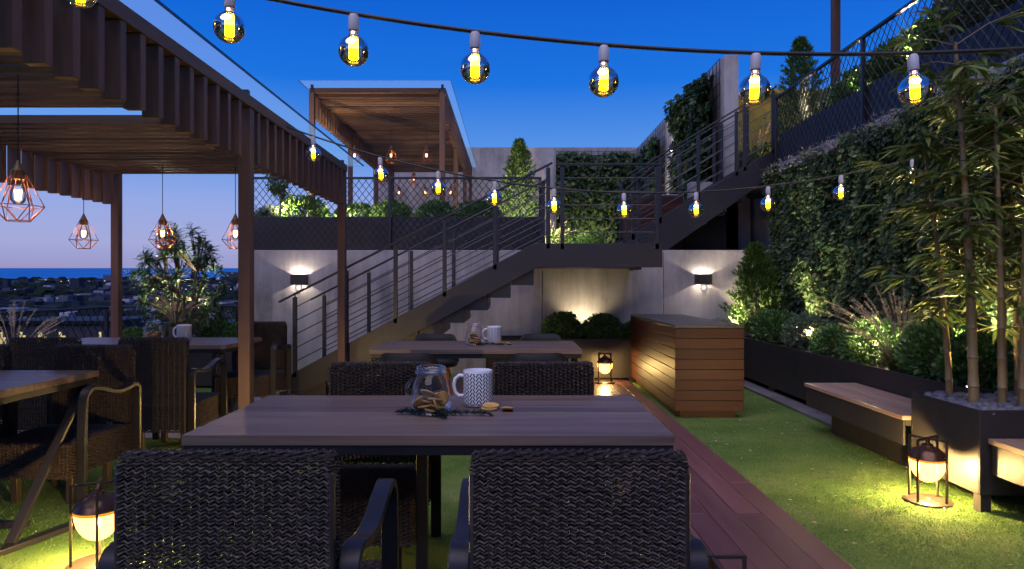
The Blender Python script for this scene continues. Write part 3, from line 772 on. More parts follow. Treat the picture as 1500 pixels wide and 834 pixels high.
def wicker_chair(loc, label, rz=0):
    """faces +Y (its back at y=0)"""
    t = thing('wicker_chair', label, 'chair', loc, rz); W = .515; hw = W/2; D = .66; SZ = .385; SB = .185; H = .90
    # back: outer face, rolled top, inner face as one woven sheet
    prof = [(0.0,.185),(.004,.5),(0.0,H-.03)]
    for k in range(1,6): a = math.pi*k/6; prof.append((.0325-.0325*math.cos(a), H-.03+.03*math.sin(a)))
    prof += [(.065,H-.03),(.085,SZ+.01)]
    P = [Vector((0,y,z)) for y, z in prof]; cum = [0]
    for a, b in zip(P[:-1], P[1:]): cum.append(cum[-1]+(b-a).length)
    def fb(u, v):
        i = 0
        while i < len(P)-2 and v > cum[i+1]: i += 1
        s = (v-cum[i])/(cum[i+1]-cum[i]); p = P[i].lerp(P[i+1], min(max(s,0),1)); d = (P[i+1]-P[i]).normalized()
        e = 1-max(0, abs(u-hw)-(hw-.03))/.03    # rounded upper corners
        sag = -.006*(1-e)**2 if p.z > H-.06 else 0
        return Vector((u-hw, p.y, p.z+sag)), Vector((0,-d.z,d.y)), d
    m = MB(); weave(m, fb, W, cum[-1])
    for s in (-1,1): weave(m, flat((s*hw,.006,SB),(0,1,0),(0,0,1),(s,0,0)), .056, H-SB-.025, .028)
    m.build('backrest', M['wicker'], t)
    e = MB()
    for s in (-1,1): e.tube([(s*(hw-.006),.006,SB),(s*(hw-.006),.010,.5),(s*(hw-.006),.008,H-.05),(s*(hw-.03),.02,H-.016)], .011, 8)
    for i in range(1, 12): x = -hw+W*i/12; e.tube([(x,.004,SB),(x,.007,.5),(x,.004,H-.04)], .0035, 5)
    e.build('back_frame', M['wicker'], t)
    s_ = MB(); y0 = .075
    weave(s_, flat((-hw,y0,SZ),(1,0,0),(0,1,0),(0,0,1)), W, D-y0)
    weave(s_, flat((-hw,D,SB),(1,0,0),(0,0,1),(0,1,0)), W, SZ-SB)
    for s in (-1,1): weave(s_, flat((s*hw,.05,SB),(0,1,0),(0,0,1),(s,0,0)), D-.05, SZ-SB)
    s_.build('seat', M['wicker'], t)
    c = MB(); c.box((-hw+.012,.05,SB+.01),(hw-.012,D-.012,SZ-.012)); c.build('seat_core', M['black'], t)
    for s in (-1,1):
        x = s*(hw+.031); pts = [(x,.035,0.0),(x,.035,.60),(x,.040,.628),(x,.058,.645),(x,.09,.650)]
        for k in range(1, 9): u = k/9; pts.append((x,.09+.36*u,.650-.028*math.sin(math.pi*u)+.035*u*u))
        for k in range(0, 7): a = math.pi/2*k/6; pts.append((x,.50+.075*math.sin(a),.61+.075*math.cos(a)))
        pts += [(x,.582,.45),(x,.590,0.0)]
        q = MB(); q.sweep(pts, .052, .024); q.build('arm_frame', M['frame'], t, bevel=.003, ang=50)
        for yy in (.16,.50):
            l = MB(); l.box((s*(hw-.09)-.02,yy-.02,0),(s*(hw-.09)+.02,yy+.02,SB+.009)); l.build('leg', M['steel_brown'], t, bevel=.003)
    return t
CA = -.680; CB = .160
w0 = wicker_chair((CA,1.61,0), 'nearest wicker armchair on the left, its woven back towards the viewer')
wg = 'woven armchairs around the dining tables'; w0['group'] = wg
PI = math.pi
for x, y, rz, lab in [
    (CB,1.61,.0,'nearest wicker armchair on the right, its back beside the wooden deck'),
    (CA,3.56,PI,'wicker armchair facing the viewer behind the front table, left of its jar'),
    (CB,3.56,PI+.01,'wicker armchair behind the front table, right of its mug'),
    (-2.77,4.56,PI-.03,'wicker armchair with lit orange apron facing the table at left edge'),
    (-3.62,4.58,PI+.03,'wicker armchair mostly cut off by the left edge behind the empty table'),
    (-3.53,5.13,.02,'wicker armchair at the sea view table, nearer the left edge'),
    (-2.71,5.13,-.02,'wicker armchair at the sea view table beside the timber post'),
    (-2.70,7.40,PI+.04,'wicker armchair on the far side of the sea view table, against the stairs')]:
    copy_tree(w0, (x,y,0), rz, lab, wg)

def shell_chair(loc, label, rz=0):
    t = thing('shell_chair', label, 'chair', loc, rz, 'black shell chairs at the second table'); m = MB(); vs = []; fs = []; NT, NS = 36, 10
    for j in range(NS+1):
        s = j/NS
        for k in range(NT):
            a = 2*PI*k/NT; back = max(0, -math.sin(a)); rim = .05+.26*min(1, back*1.25)**.75
            rr = .235*(s/.6 if s < .6 else 1+.10*(s-.6)/.4); z = 0 if s < .5 else rim*((s-.5)/.5)**1.3
            ca = abs(math.cos(a))**.75*math.copysign(1, math.cos(a)); sa = abs(math.sin(a))**.75*math.copysign(1, math.sin(a))
            vs.append((rr*ca, rr*sa*.96, .46+z+.01*s))
    for j in range(NS):
        for k in range(NT): fs.append((j*NT+k, j*NT+(k+1) % NT, (j+1)*NT+(k+1) % NT, (j+1)*NT+k))
    m.add(vs, fs); o = m.build('seat_shell', M['black'], t, ang=80); md = o.modifiers.new('Solidify','SOLIDIFY'); md.thickness = .014
    for sx in (-1,1):
        for sy in (-1,1):
            l = MB(); l.tube([(sx*.13,sy*.13,.452),(sx*.22,sy*.22,.0)], [.017,.011], 10); l.build('leg', M['legwood'], t)
    f = MB(); f.bar((-.14,-.14,.445),(.14,.14,.445), .03, .012); f.bar((-.14,.14,.4445),(.14,-.14,.4445), .03, .010); f.build('seat_bracket', M['black'], t)
    return t
s0 = shell_chair((-.80,5.40,0), 'black shell chair with its back to the viewer, left near side of second table')
for x, y, rz, lab in [(.20,5.40,0,'black shell chair with its back to the viewer, right near side of second table'),
                      (-.80,6.98,PI,'black shell chair behind second table, left of its jar'),(.30,6.98,PI,'black shell chair behind second table, right of its mug')]:
    copy_tree(s0, (x,y,0), rz, lab)

def bar_counter(loc, label):
    t = thing('bar_counter', label, 'counter', loc); W, L, H = .67, 2.5, .905
    b = MB(); b.box((.06,.06,.001),(W-.06,L-.06,.068)); b.build('plinth', M['clad'], t)
    n = 8; h = (H-.03-.07)/n
    for nm, boxes in (('front_cladding', lambda z0, z1: ((0,0,z0),(W,.022,z1))),('side_cladding', lambda z0, z1: ((0,.0225,z0),(.022,L-.0225,z1))),
                      ('side_cladding', lambda z0, z1: ((W-.022,.0225,z0),(W,L-.0225,z1))),('rear_cladding', lambda z0, z1: ((0,L-.022,z0),(W,L,z1)))):
        m = MB()
        for i in range(n): m.box(*boxes(.07+h*i+.002, .07+h*(i+1)-.002))
        m.build(nm, M['clad'], t, bevel=.002)
    c = MB(); c.box((.023,.023,.071),(W-.023,L-.023,H-.032)); c.build('core', M['black'], t)
    c = MB(); c.box((-.004,-.004,H-.029),(W+.004,L+.004,H)); c.build('countertop', M['slab'], t, bevel=.003)
    return t
M['slab'] = metal_mat('dark grey slab', (.045, .045, .052), .33, 0, .3)
bar0 = bar_counter((1.585,6.63,.0), 'cedar clad bar counter with dark top standing on the lawn')
copy_tree(bar0, (1.80,10.5,T1), None, 'reddish wooden counter up on the terrace behind the landing rail', scale=(1.25,.28,1.0))

def bench(a, b, z, label):
    (x0,y0),(x1,y1) = a, b; t = thing('bench', label, 'bench', (x0,y0,0)); m = MB(); n = 4
    for i in range(n): m.box(((x1-x0)*i/n+.0015,0,z-.03),((x1-x0)*(i+1)/n-.0015,y1-y0,z))
    m.build('seat', M['bench'], t, bevel=.003)
    f = MB(); f.box((.015,.012,z-.20),(.03,y1-y0-.012,z-.031)); f.box((.031,.012,z-.07),(x1-x0-.002,y1-y0-.012,z-.031)); f.build('support', M['trough'], t, bevel=.002)
    f = MB(); f.box((.20,.10,.001),(.24,y1-y0-.1,z-.071)); f.build('leg', M['trough'], t)
bench((2.60,4.552),(3.066,6.08),.425,'wooden slat bench between the square planter and ivy planter')
bench((2.70,2.2),(3.066,3.876),.425,'wooden slat bench cut by the right edge below the pebbles')

# ------------------------------------------------------------------ tableware
def jar(loc, label, s=1.0):
    t = thing('glass_jar', label, 'jar', loc); t.scale = (s,)*3
    m = MB(); prof = [(.0,.004),(.060,.004),(.080,.012),(.087,.03),(.087,.06),(.080,.105),(.068,.145),(.058,.160),(.056,.168)]
    m.lathe(prof, seg=40); m.build('jar_body', M['jar_glass'], t, ang=80)
    r = MB(); r.lathe([(.056,.168),(.066,.170),(.069,.177),(.066,.185),(.057,.187),(.055,.184)], seg=40); r.lathe([(.055,.190),(.063,.192),(.063,.202),(.050,.206)], seg=40); r.build('rim', M['jar_glass'], t, ang=80)
    h = MB(); pts = [(.078+.026*math.sin(PI*k/8),0,.05+.10*k/8-.0) for k in range(9)]; h.tube([(-p[0]+.0,0,p[2]) for p in pts], .006, 8)
    h.build('handle', M['jar_glass'], t)
    h = MB(); h.tube([(p[0],0,p[2]) for p in pts], .006, 8); h.build('handle', M['jar_glass'], t)
    return t
def mug(loc, label, rz):
    t = thing('mug', label, 'mug', loc, rz); m = MB()
    m.lathe([(0,.001),(.058,.001),(.064,.006),(.0665,.02),(.0668,.155),(.0655,.162),(.063,.162),(.061,.155),(.060,.02),(0,.014)], seg=48); m.build('cup', M['mug'], t, ang=50)
    h = MB(); h.tube([(.060,0,.135),(.085,0,.136),(.104,0,.120),(.110,0,.090),(.104,0,.060),(.088,0,.044),(.062,0,.044)], .0085, 10); h.build('handle', M['white'], t)
    return t
def slice_thing(loc, rx, ry, label, group, r=.034):
    t = MB(); prof = [(0,-.0045),(r*.90,-.0045),(r,-.0025),(r,.0025),(r*.90,.0045),(r*.80,.0028),(0,.0028)]
    t.lathe(prof, seg=22); o = t.build('dried_fruit_slice', M['slice'], None, ang=60); tag(o, label, 'dried fruit', group); o.location = loc; o.rotation_euler = (rx, ry, random.random()*6)
    return o
def place_set(T, jx, jy, mx_, my, where, tail=True, pot=False):
    z = T[2]+.7505; jl = {'front': 'large glass jar of dried fruit slices beside the mug on front table', 'second': 'glass jar of dried fruit slices on the table before the stairs', 'sea': 'glass jar of dried fruit slices on the sea view table'}[where]
    jar((jx,jy,z), jl, 1.0)
    first = None; gl = 'dried fruit slices inside the jar on the %s table' % where
    spots = [(.0,.0,.012,0,0),(.036,.012,.020,.1,.2),(-.030,.02,.022,.15,-.1),(.01,-.035,.021,-.2,.1),(-.02,-.02,.034,.2,.15),(.03,-.01,.036,-.15,-.2),(.0,.03,.040,.3,.1),
             (.045,.018,.062,.4,1.1),(-.045,-.012,.050,.9,.5),(-.01,.005,.053,.1,-.15),(.02,-.02,.063,-.25,.2),(-.02,.02,.070,.2,-.2),(.004,.0,.080,-.1,.25),(-.008,-.03,.092,.55,-.1),(.03,-.03,.045,1.1,.3)]
    for (x, y, zz_, rx, ry) in spots:
        if first is None: first = slice_thing((jx+x,jy+y,z+zz_), rx, ry, 'round dried fruit slice lying in the glass jar on the %s table' % where, gl)
        else:
            c = first.copy(); COL.objects.link(c); c.location = (jx+x,jy+y,z+zz_); c.rotation_euler = (rx, ry, random.random()*6)
    mug((mx_,my,z), {'front': 'white mug with black chevrons on the front table', 'second': 'white mug with black chevrons on the table before the stairs', 'sea': 'white patterned mug on the sea view table beside grass pot'}[where], PI*.97)
    if tail:
        k = {'front': 'front', 'second': 'second'}[where]
        slice_thing((mx_+.055,my-.10,z+.005), 0, 0, 'lower dried fruit slice lying under another right of the mug on the %s table' % k, None, .037)
        slice_thing((mx_+.062,my-.085,z+.0155), .03, .12, 'upper dried fruit slice of the pair right of the mug on the %s table' % k, None, .037)
        slice_thing((mx_+.135,my-.14,z+.011), .25, .28, 'single tilted dried fruit slice farthest right of the mug on the %s table' % k, None, .028)
    n = 3 if where == 'front' else 1
    for i in range(n):
        ang = (-.15, -1.15, 2.9)[i]; ln = (.24,.14,.12)[i]; o = thing('pine_sprig', ('long blue green fir sprig pointing right between jar and mug' if where == 'front' else 'small fir sprig by the jar on the %s table' % where, 'short fir sprig pointing towards the viewer under the front jar', 'short fir sprig pointing left under the front jar')[i], 'fir sprig', (jx+.02*math.cos(ang),jy-.03,z))
        d = Vector((math.cos(ang), math.sin(ang)*.6, 0)); b = MB(); b.tube([Vector((0,0,.006)), d*ln*.5+Vector((0,0,.014)), d*ln+Vector((0,0,.010))], [.003,.002,.001], 5); b.build('twig', M['bark'], o)
        N = 260; u = rng.uniform(.05,1,N); P = np.array(d)[None]*(u*ln)[:,None]; P[:,2] = .010+.006*np.sin(u*3)
        leaves('needles', P, rdir(N)*np.array([1,1,.6])+np.array(d)*.9+np.array([0,0,.1]), rdir(N), rng.uniform(.016,.030,N), .12, M['pine'], o, 'diamond')
place_set(TA, -.345, 2.90, -.155, 3.10, 'front')
place_set(TC, -.34, 6.18, -.165, 6.35, 'second')
place_set(TD, -3.50, 6.66, -3.17, 6.60, 'sea', False)

# ------------------------------------------------------------------ lamps
def lantern(loc, label, rz=0):
    t = thing('lantern', label, 'lantern', loc, rz, 'globe lanterns standing on the ground'); m = MB(); m.lathe([(0,.001),(.128,.001),(.131,.004),(.131,.011),(.127,.014),(0,.014)], seg=48); m.build('base', M['steel_brown'], t, ang=50)
    for a in (0, PI/2):
        c, s = math.cos(a)*.108, math.sin(a)*.108; z1 = .372 if a else .375
        for sg in (-1,1):
            q = MB(); q.box((sg*c-.0055,sg*s-.0055,.0145),(sg*c+.0055,sg*s+.0055,z1)); q.build('upright', M['steel_brown'], t)
        q = MB(); q.bar((-c*1.05,-s*1.05,z1+.0055),(c*1.05,s*1.05,z1+.0055), .011, .0105); q.build('top_bar', M['steel_brown'], t)
    z = .262; r = .098
    d = MB(); d.lathe([(r+.003,.001),(r+.006,.006),(r+.002,.014),(r*.95,.026),(r*.84,.044),(r*.62,.060),(r*.34,.070),(.03,.073),(.03,.083),(.012,.087),(.012,.113),(0,.113)], (0,0,z), 40); d.build('dome', M['dome'], t, ang=50)
    d = MB(); d.lathe([(r+.0015,-.012),(r+.003,-.006),(r+.003,.0008)], (0,0,z), 40); d.build('rim_glow_ring', M['rim_glow'], t)  # added emissive ring imitating the orange glow at the globe's edge
    d = MB(); d.lathe([(r,-.001),(r*1.0,-.025),(r*.97,-.045),(r*.90,-.070),(r*.78,-.095),(r*.60,-.118),(r*.38,-.134),(r*.18,-.142),(0,-.145)], (0,0,z), 40); d.build('globe', M['lantern_glow'], t, ang=80)
    return t
l0 = lantern((2.49,4.09,0), 'glowing globe lantern beside the square bamboo planter on the lawn', .55)
for loc, rz, lab in [((1.205,8.85,.026),.6,'small glowing globe lantern on the deck left of the bar counter'),
                     ((-1.915,3.16,0),.5,'glowing globe lantern in the left foreground between two armchairs'),
                     ((.655,2.24,.026),.0,'lantern mostly cut off by the lower edge on the deck, only its frame showing'),
                     ((-1.93,5.92,.0),.3,'unseen lantern placed behind the front table to light the chair near the timber post')]:  # last lantern is unseen, placed to throw warm light on the left chairs
    copy_tree(l0, loc, rz, lab)
for (x, y, z, e) in ((2.49,4.09,0,170),(1.205,8.85,.026,46),(-1.915,3.16,0,165),(.655,2.24,.026,45),(-1.93,5.92,0,62)): lamp('POINT', (x,y,z+.20), e, (1,.64,.22), .03)

def sconce(loc, label):
    t = thing('wall_lamp', label, 'wall lamp', loc); m = MB(); W, D, H, th = .112, .105, .072, .004
    m.box((-W,-D,-H),(-W+th,0,H)); m.box((W-th,-D,-H),(W,0,H)); m.box((-W+th+.0003,-D,-H),(W-th-.0003,-D+th,H)); m.box((-W+th+.0003,-th,-H),(W-th-.0003,0,H)); m.box((-W+.006,-D+.006,-.012),(W-.006,-.006,.012))
    m.build('body', M['steel'], t, bevel=.001)
    r = MB(); pts = [(.045*math.cos(2*PI*k/24), -D+.03, -H-.045+.045*math.sin(2*PI*k/24)) for k in range(25)]; r.tube(pts, .009, 8, False); r.tube([(p[0]*.55,p[1],-H-.125+(p[2]+H+.045)*.55) for p in pts], .007, 8, False)
    r.build('sensor', M['socket'], t)
    d = MB(); d.ball((0,-D+.035,-H-.045), .037, 14, 10, (1,.5,1)); d.build('sensor_lens', M['ring_glow'], t)
    return t
sc0 = sconce((-3.07,9.896,1.37), 'black up and down wall lamp at the foot of the stairs, left')
copy_tree(sc0, (2.76,9.896,1.375), 0, 'black up and down wall lamp above the bar counter')
copy_tree(sc0, (3.515,14.7,4.25), -PI/2, 'black wall lamp high on the tall narrow wall between ivy panels')
for (x, y, z) in ((-3.07,9.896-.05,1.37),(2.76,9.896-.05,1.375)):
    for s in (1,-1): lamp('POINT', (x,y,z+s*.018), 15 if s > 0 else 10, (1,.84,.64), .006)
for s in (1,-1): lamp('POINT', (3.465,14.7,4.25+s*.018), 22, (1,.85,.65), .006)

def spotlight(loc, target, energy, label, color=(1,.80,.48), cone=100, radius=.03, h=.16):
    t = thing('garden_spotlight', label, 'spotlight', loc, 0, 'small garden spotlights among the plants'); d = (Vector(target)-Vector(loc)-Vector((0,0,h))).normalized(); c = Vector((0,0,h))
    m = MB(); m.tube([c-d*.07, c-d*.065, c+d*.03], [.02,.032,.034], 16); m.build('head', M['steel'], t)
    m = MB(); m.tube([c+d*.0305, c+d*.032], .029, 16); m.build('lens', M['lens'], t)
    m = MB(); m.tube([(0,0,-.02),c-d*.05], .008, 8); m.build('stake', M['steel'], t)
    lamp('SPOT', Vector(loc)+c+d*.05, energy, color, radius, target, cone, .7)
SP = spotlight
SP((.99,9.60,.50), (1.04,9.93,1.25), 24, 'spotlight hidden behind the round bushes below the landing', cone=120)
SP((3.44,8.32,.60), (3.80,8.0,1.9), 380, 'spotlight at the ivy foot behind the second round shrub', cone=125)
SP((3.50,6.60,.56), (3.34,5.98,1.05), 234, 'spotlight behind the plumed fountain grass by the ivy', cone=130)
SP((3.42,5.20,.62), (3.80,5.0,1.7), 520, 'spotlight behind the bamboo canes lighting the ivy', cone=140)
SP((3.02,9.45,.52), (3.35,9.5,1.3), 126, 'spotlight at the foot of the cypress in the corner', cone=110)
SP((3.30,7.6,.60), (3.15,7.0,.9), 30, 'spotlight among the sage shrubs of the long planter', (1,.7,.36), 140)
SP((3.00,4.46,.44), (3.0,4.3,2.6), 80, 'spotlight between the bamboo canes and pebbles', (1,.72,.36), 110)
SP((-3.72,10.3,2.24), (-3.3,10.9,2.9), 270, 'spotlight in the upper trough beside the slender pale tree', cone=120)
SP((-2.75,10.5,T1+.1), (-2.3,11.4,2.6), 208, 'spotlight behind the clipped balls on the upper terrace', cone=130)
SP((-.25,11.3,T1+.05), (.12,12.2,2.7), 270, 'spotlight at the foot of the upper terrace cypress', (1,.88,.5), 110)
SP((.62,11.4,T1+.05), (.75,12.3,2.4), 128, 'spotlight beside the pale grass behind the landing', cone=120)
SP((4.45,9.3,3.42), (4.2,8.6,3.75), 198, 'spotlight in the top trough beside the pale shrub', cone=120)
SP((4.0,6.95,3.44), (4.28,5.7,4.0), 620, 'spotlight in the top trough beneath the brightest shrub', (1,.86,.5), 140)
SP((4.0,8.05,3.42), (4.25,7.2,3.85), 150, 'added spotlight in the top trough brightening the dark hedge', cone=135)  # extra lamp added to brighten the hedge
SP((4.55,11.0,T2+.02), (4.6,12.2,3.9), 70, 'spotlight washing the yellow wall at the stair top', (1,.60,.08), 120)
SP((3.30,14.7,T1+.05), (3.5,14.7,3.6), 88, 'spotlight at the foot of the tall narrow wall', cone=100)
SP((2.0,18.3,T1+.4), (2.2,19.3,3.4), 208, 'spotlight in front of the far pale wall ivy', (1,.70,.3), 120)
SP((-4.25,8.95,.52), (-4.2,8.6,1.7), 230, 'spotlight at the root of the long leaved tree', (1,.86,.55), 120)

def string_light(label, p0, p1, sag, ts, gr=.055, sx=1):
    t = thing('string_light', label, 'string light', p0); p0 = Vector(p0); d = Vector(p1)-p0
    f = lambda u: d*u - Vector((0,0,sag*4*u*(1-u))); m = MB(); m.tube([f(k/60) for k in range(61)], .0075, 6); m.build('cable', M['cable'], t)
    rod = MB()
    for a in range(8): x = .0125*math.cos(a*PI/4); yy = .0125*math.sin(a*PI/4); rod.tube([(x,yy,-.030),(x,yy,.040)], .0038, 5)
    gl = MB(); gl.lathe([(0,-gr)] + [(gr*math.sin(PI*k/16), -gr*math.cos(PI*k/16)) for k in range(1,13)] + [(.024,gr*.92),(.017,gr*1.08),(.0155,gr*1.30)], seg=32)
    so_ = MB(); so_.lathe([(.0175,gr*1.30),(.0185,gr*1.36),(.0185,gr*2.15),(.014,gr*2.32),(.0,gr*2.36)], seg=20); cl = MB(); cl.lathe([(.0165,gr*1.20),(.0175,gr*1.22),(.0175,gr*1.30),(.010,gr*1.30)], seg=20)
    st = MB(); st.lathe([(.006,.030),(.010,.05),(.009,.070)], seg=12); st.tube([(0,0,-.034),(0,0,.05)], .003, 6)
    proto = None
    for u in ts:
        c = f(u) - Vector((0,0,gr*2.36+.002))
        if proto is None:
            b = gl.build('bulb', M['bulb_glass'], t, ang=80); b.location = c; proto = b
            so_.build('socket', M['socket'], b); cl.build('collar', M['brass'], b); rod.build('filament', M['filament'], b); st.build('stem', M['clear_bulb'], b)
        else: copy_tree(proto, c, parent=t).rotation_euler = (random.uniform(-.05,.05), random.uniform(-.05,.05), random.random()*6)
    return t
# near string: fixed to the near pergola and the right wall top, parallel to the picture; far string likewise
def solve(p0, p1, sag, xs, eye=EYE):
    out = []
    for X in xs: out.append((X-p0[0])/(p1[0]-p0[0]))
    return out
p0, p1 = (-1.92,2.44,2.58), (3.86,2.44,2.47)
string_light('near string of large globe bulbs crossing the top of the view', p0, p1, .40, solve(p0, p1, .42, [-1.543,-1.010,-.566,-.132,.327,.866,1.44,2.0,2.6]))
q0, q1 = (-1.86,5.62,2.60), (3.86,5.55,2.50)
string_light('far string of small globe bulbs hanging before the staircase', q0, q1, .50, solve(q0, q1, .52, [-1.635,-1.077,-.606,-.144,.345,.918,1.505,2.09,2.68,3.26]), .062)

def pendant(loc, ztop, label, s=1.0, group=None, fil=None):
    t = thing('pendant_lamp', label, 'pendant lamp', loc, 0, group); r = .125*s; top = [( .03*s*math.cos(PI/3*k), .03*s*math.sin(PI/3*k), .16*s) for k in range(6)]
    mid = [(r*math.cos(PI/3*k+PI/6), r*math.sin(PI/3*k+PI/6), -.045*s) for k in range(6)]; bot = [(.062*s*math.cos(PI/3*k), .062*s*math.sin(PI/3*k), -.13*s) for k in range(6)]
    m = MB(); w_ = .0028*s
    for k in range(6):
        j = (k+1) % 6
        for a, b in ((top[k],mid[k]),(top[j],mid[k]),(mid[k],mid[j]),(mid[k],bot[k]),(mid[k],bot[j]),(bot[k],bot[j])): m.tube([a, b], w_, 5)
    m.build('cage', M['copper'], t)
    c = MB(); c.lathe([(.034*s,.105*s),(.034*s,.155*s),(.028*s,.162*s),(.006*s,.215*s),(0,.215*s)], seg=20); c.build('cap', M['brass'], t)
    c = MB(); c.tube([(0,0,.214*s),(0,0,ztop-loc[2])], .0035, 6); c.build('cable', M['cable'], t)
    b = MB(); b.lathe([(0,-.035*s),(.022*s,-.032*s),(.036*s,-.012*s),(.040*s,.015*s),(.034*s,.05*s),(.020*s,.085*s),(.018*s,.104*s)], seg=24); bo = b.build('bulb', M['clear_bulb'], t, ang=80)
    f = MB()
    for k in range(6): a = k*PI/3; f.tube([(.013*s*math.cos(a),.013*s*math.sin(a),-.008*s),(.017*s*math.cos(a+.3),.017*s*math.sin(a+.3),.045*s)], .0032*s, 5)
    f.build('filament', fil or M['warm_filament'], bo); return t
gp = 'copper cage pendants in the near pergola'
pd = pendant((-2.80,3.87,1.79), 2.49, 'largest copper cage pendant lamp hanging at the left edge', group=gp)
for x, lab in ((-4.235,'copper cage pendant lamp left of the pergola post over the sea view table'),(-3.455,'copper cage pendant lamp over the middle of the sea view table'),(-2.735,'copper cage pendant lamp beside the near timber post')):
    copy_tree(pd, (x,6.75,1.785), 0, lab, gp)
copy_tree(pd, (-3.55,3.90,1.79), 0, 'copper cage pendant lamp outside the left edge over the empty table', gp)
gp2 = 'amber pendants in the far pergola'; n_ = 0
nm_ = ['left', 'middle', 'right']; rw_ = ['front', 'second', 'third']
pa = None
for j, (y, z) in enumerate(((13.0,3.74),(16.0,3.74),(18.1,3.72))):
    for i, x in enumerate((-3.0,-2.3,-1.63)):
        lab = '%s amber pendant lamp in the %s row inside the far pergola' % (nm_[i], rw_[j])
        if pa is None: pa = pendant((x,y,z), 4.31, lab, 1.0, gp2, M['orange_filament'])
        else: copy_tree(pa, (x,y,z), .3*i+j, lab, gp2)

# ------------------------------------------------------------------ plants
def shrub_mesh(t, n, size, mat, squash=.85, r=.25):
    """round bush of radius r standing on z=0"""
    d = rdir(n); cl = unit(rdir(26)); pk = (d@cl.T).max(axis=1)
    rad = r*(.80+.75*(pk-.80)) * rng.uniform(.52,1.16,n)**.6
    P = d*rad[:,None]; P[:,2] = P[:,2]*squash + r*squash*.92
    k = P[:,2] > .0; P, d = P[k], d[k]; m = len(P)
    leaves('foliage', P, d + rdir(m)*.75 + np.array([0,0,.35]), rdir(m), rng.uniform(size*.6,size*1.35,m), .55, mat, t, 'diamond')
    b = MB()
    for i in range(26):
        q = Vector(rdir(1)[0]); q.z = abs(q.z)*.9+.25; q *= r*random.uniform(.9,1.12); q.z *= squash*1.25; b.tube([(0,0,0), q*.5+Vector((0,0,.02)), q], [.009,.006,.002], 5)
    b.build('stem', M['bark'], t)
def shrub(label, mat, n, size, group, squash=.85):
    t = thing('shrub', label, 'shrub', (0,0,0), 0, group); shrub_mesh(t, n, size, mat, squash); return t
g1 = 'clipped shrubs in the long planter under the ivy'; g2 = 'clipped shrubs along the upper terrace'; g3 = 'shrubs behind the fence on the right wall'
A = shrub('dark green bush just right of the bar counter at the cypress foot', M['shrub'], 3000, .040, g1)
B = shrub('grey green sage bush lit from behind in the long planter', M['shrub_pale'], 3200, .036, g1)
C_ = shrub('dense round dark green bush in the planter under the ivy', M['shrub'], 3200, .042, g1)
def put(src, x, y, z, s, label, group, sq=1.0, rz=None):
    s = s/.25
    return copy_tree(src, (x,y,z), random.random()*6 if rz is None else rz, label, group, (s,s,s*sq))
Z = .50
used = set()
def first(src, x, y, z, s, sq=1.0): src.location = (x,y,z); k = s/.25; src.scale = (k,k,k*sq)
first(A, 3.36, 8.75, Z, .30)
first(B, 3.36, 7.75, Z, .28)
first(C_, 3.40, 6.45, Z, .29)
put(A, 3.38, 7.05, Z, .27, 'dark bush between the sage bush and the dense round one', g1, .9)
put(C_, 3.42, 5.45, Z, .30, 'dark bush in the planter above the far end of the bench', g1)
put(C_, 3.38, 4.93, Z, .28, 'dark bush in the planter right behind the bamboo canes', g1)
put(B, 3.60, 8.25, Z, .22, 'small sage bush close to the ivy near the cypress', g1)
put(A, 3.62, 5.95, Z, .26, 'dark bush close to the ivy behind the fountain grass', g1)
g4 = 'bushes in the planter below the concrete wall'
put(C_, .70, 9.42, Z-.03, .27, 'left round bush in the planter below the stair landing', g4)
put(C_, 1.26, 9.42, Z-.03, .27, 'right round bush below the landing next to the bar counter', g4, .95)
put(A, 1.72, 9.45, Z-.03, .22, 'small dark bush hidden half behind the bar counter', g4)
put(B, 2.85, 9.40, Z, .20, 'small yellow lit bush behind the right end of the bar counter', g4)
put(A, 2.40, 9.45, Z-.08, .20, 'low dark bush behind the middle of the bar counter', g4)
U = [( -3.85,10.9,.30,B,'yellow lit bush at the left end of the upper terrace beside the pale tree'),(-3.35,10.95,.40,C_,'large round bush left of the timber corner on the upper terrace'),(-2.55,11.1,.36,A,'dark bush on the upper terrace right of the timber corner'),
     (-1.93,11.0,.36,C_,'clipped ball bush below the amber pendants, left of two'),(-1.22,11.0,.36,C_,'clipped ball bush below the amber pendants, right of two'),(-.55,11.1,.38,A,'dark bush beside the upper terrace cypress')]
for x, y, s, src, lab in U: put(src, x, y, T1+.28, s, lab, g2)
for x, s, lab in ((.80,.30,'low clipped ball behind the landing rail, left of two'),(1.42,.28,'low clipped ball behind the landing rail, right of two')): put(C_, x, 12.3, T1+.02, s, lab, g2)
TP = [(8.75,.29,B,'pale lit shrub behind the lower end of the right wall fence'),(8.25,.32,C_,'dark shrub behind the wall fence next to the pale one'),(7.8,.33,A,'dark shrub behind the wall fence before the first brown post'),
      (7.35,.34,C_,'dark shrub behind the wall fence above the pale flower tufts'),(6.9,.34,A,'dark shrub behind the wall fence just left of the second brown post'),(6.5,.36,C_,'dark shrub behind the wall fence left of the brightest shrub'),(6.05,.42,B,'brightest yellow lit shrub behind the wall fence'),(5.6,.40,B,'second bright shrub behind the wall fence at the top right'),(5.15,.38,A,'dark green shrub behind the wall fence in the top right corner'),(4.7,.34,C_,'dark shrub behind the wall fence beyond the right edge')]
for y, s, src, lab in TP: put(src, 4.22, y, T2+.36, s, lab, g3)
gb = 'green bushes before the end railing'
for x, s, src, lab in ((-4.85,.17,A,'low bush left in the planter by the end railing'),(-4.55,.18,C_,'low bush second from left in the planter by the end railing'),(-3.80,.22,C_,'bush right of the long leaved tree by the end railing'),(-3.42,.22,A,'bush at the right end of the planter by the end railing')): put(src, x, 8.8, .48, s, lab, gb)

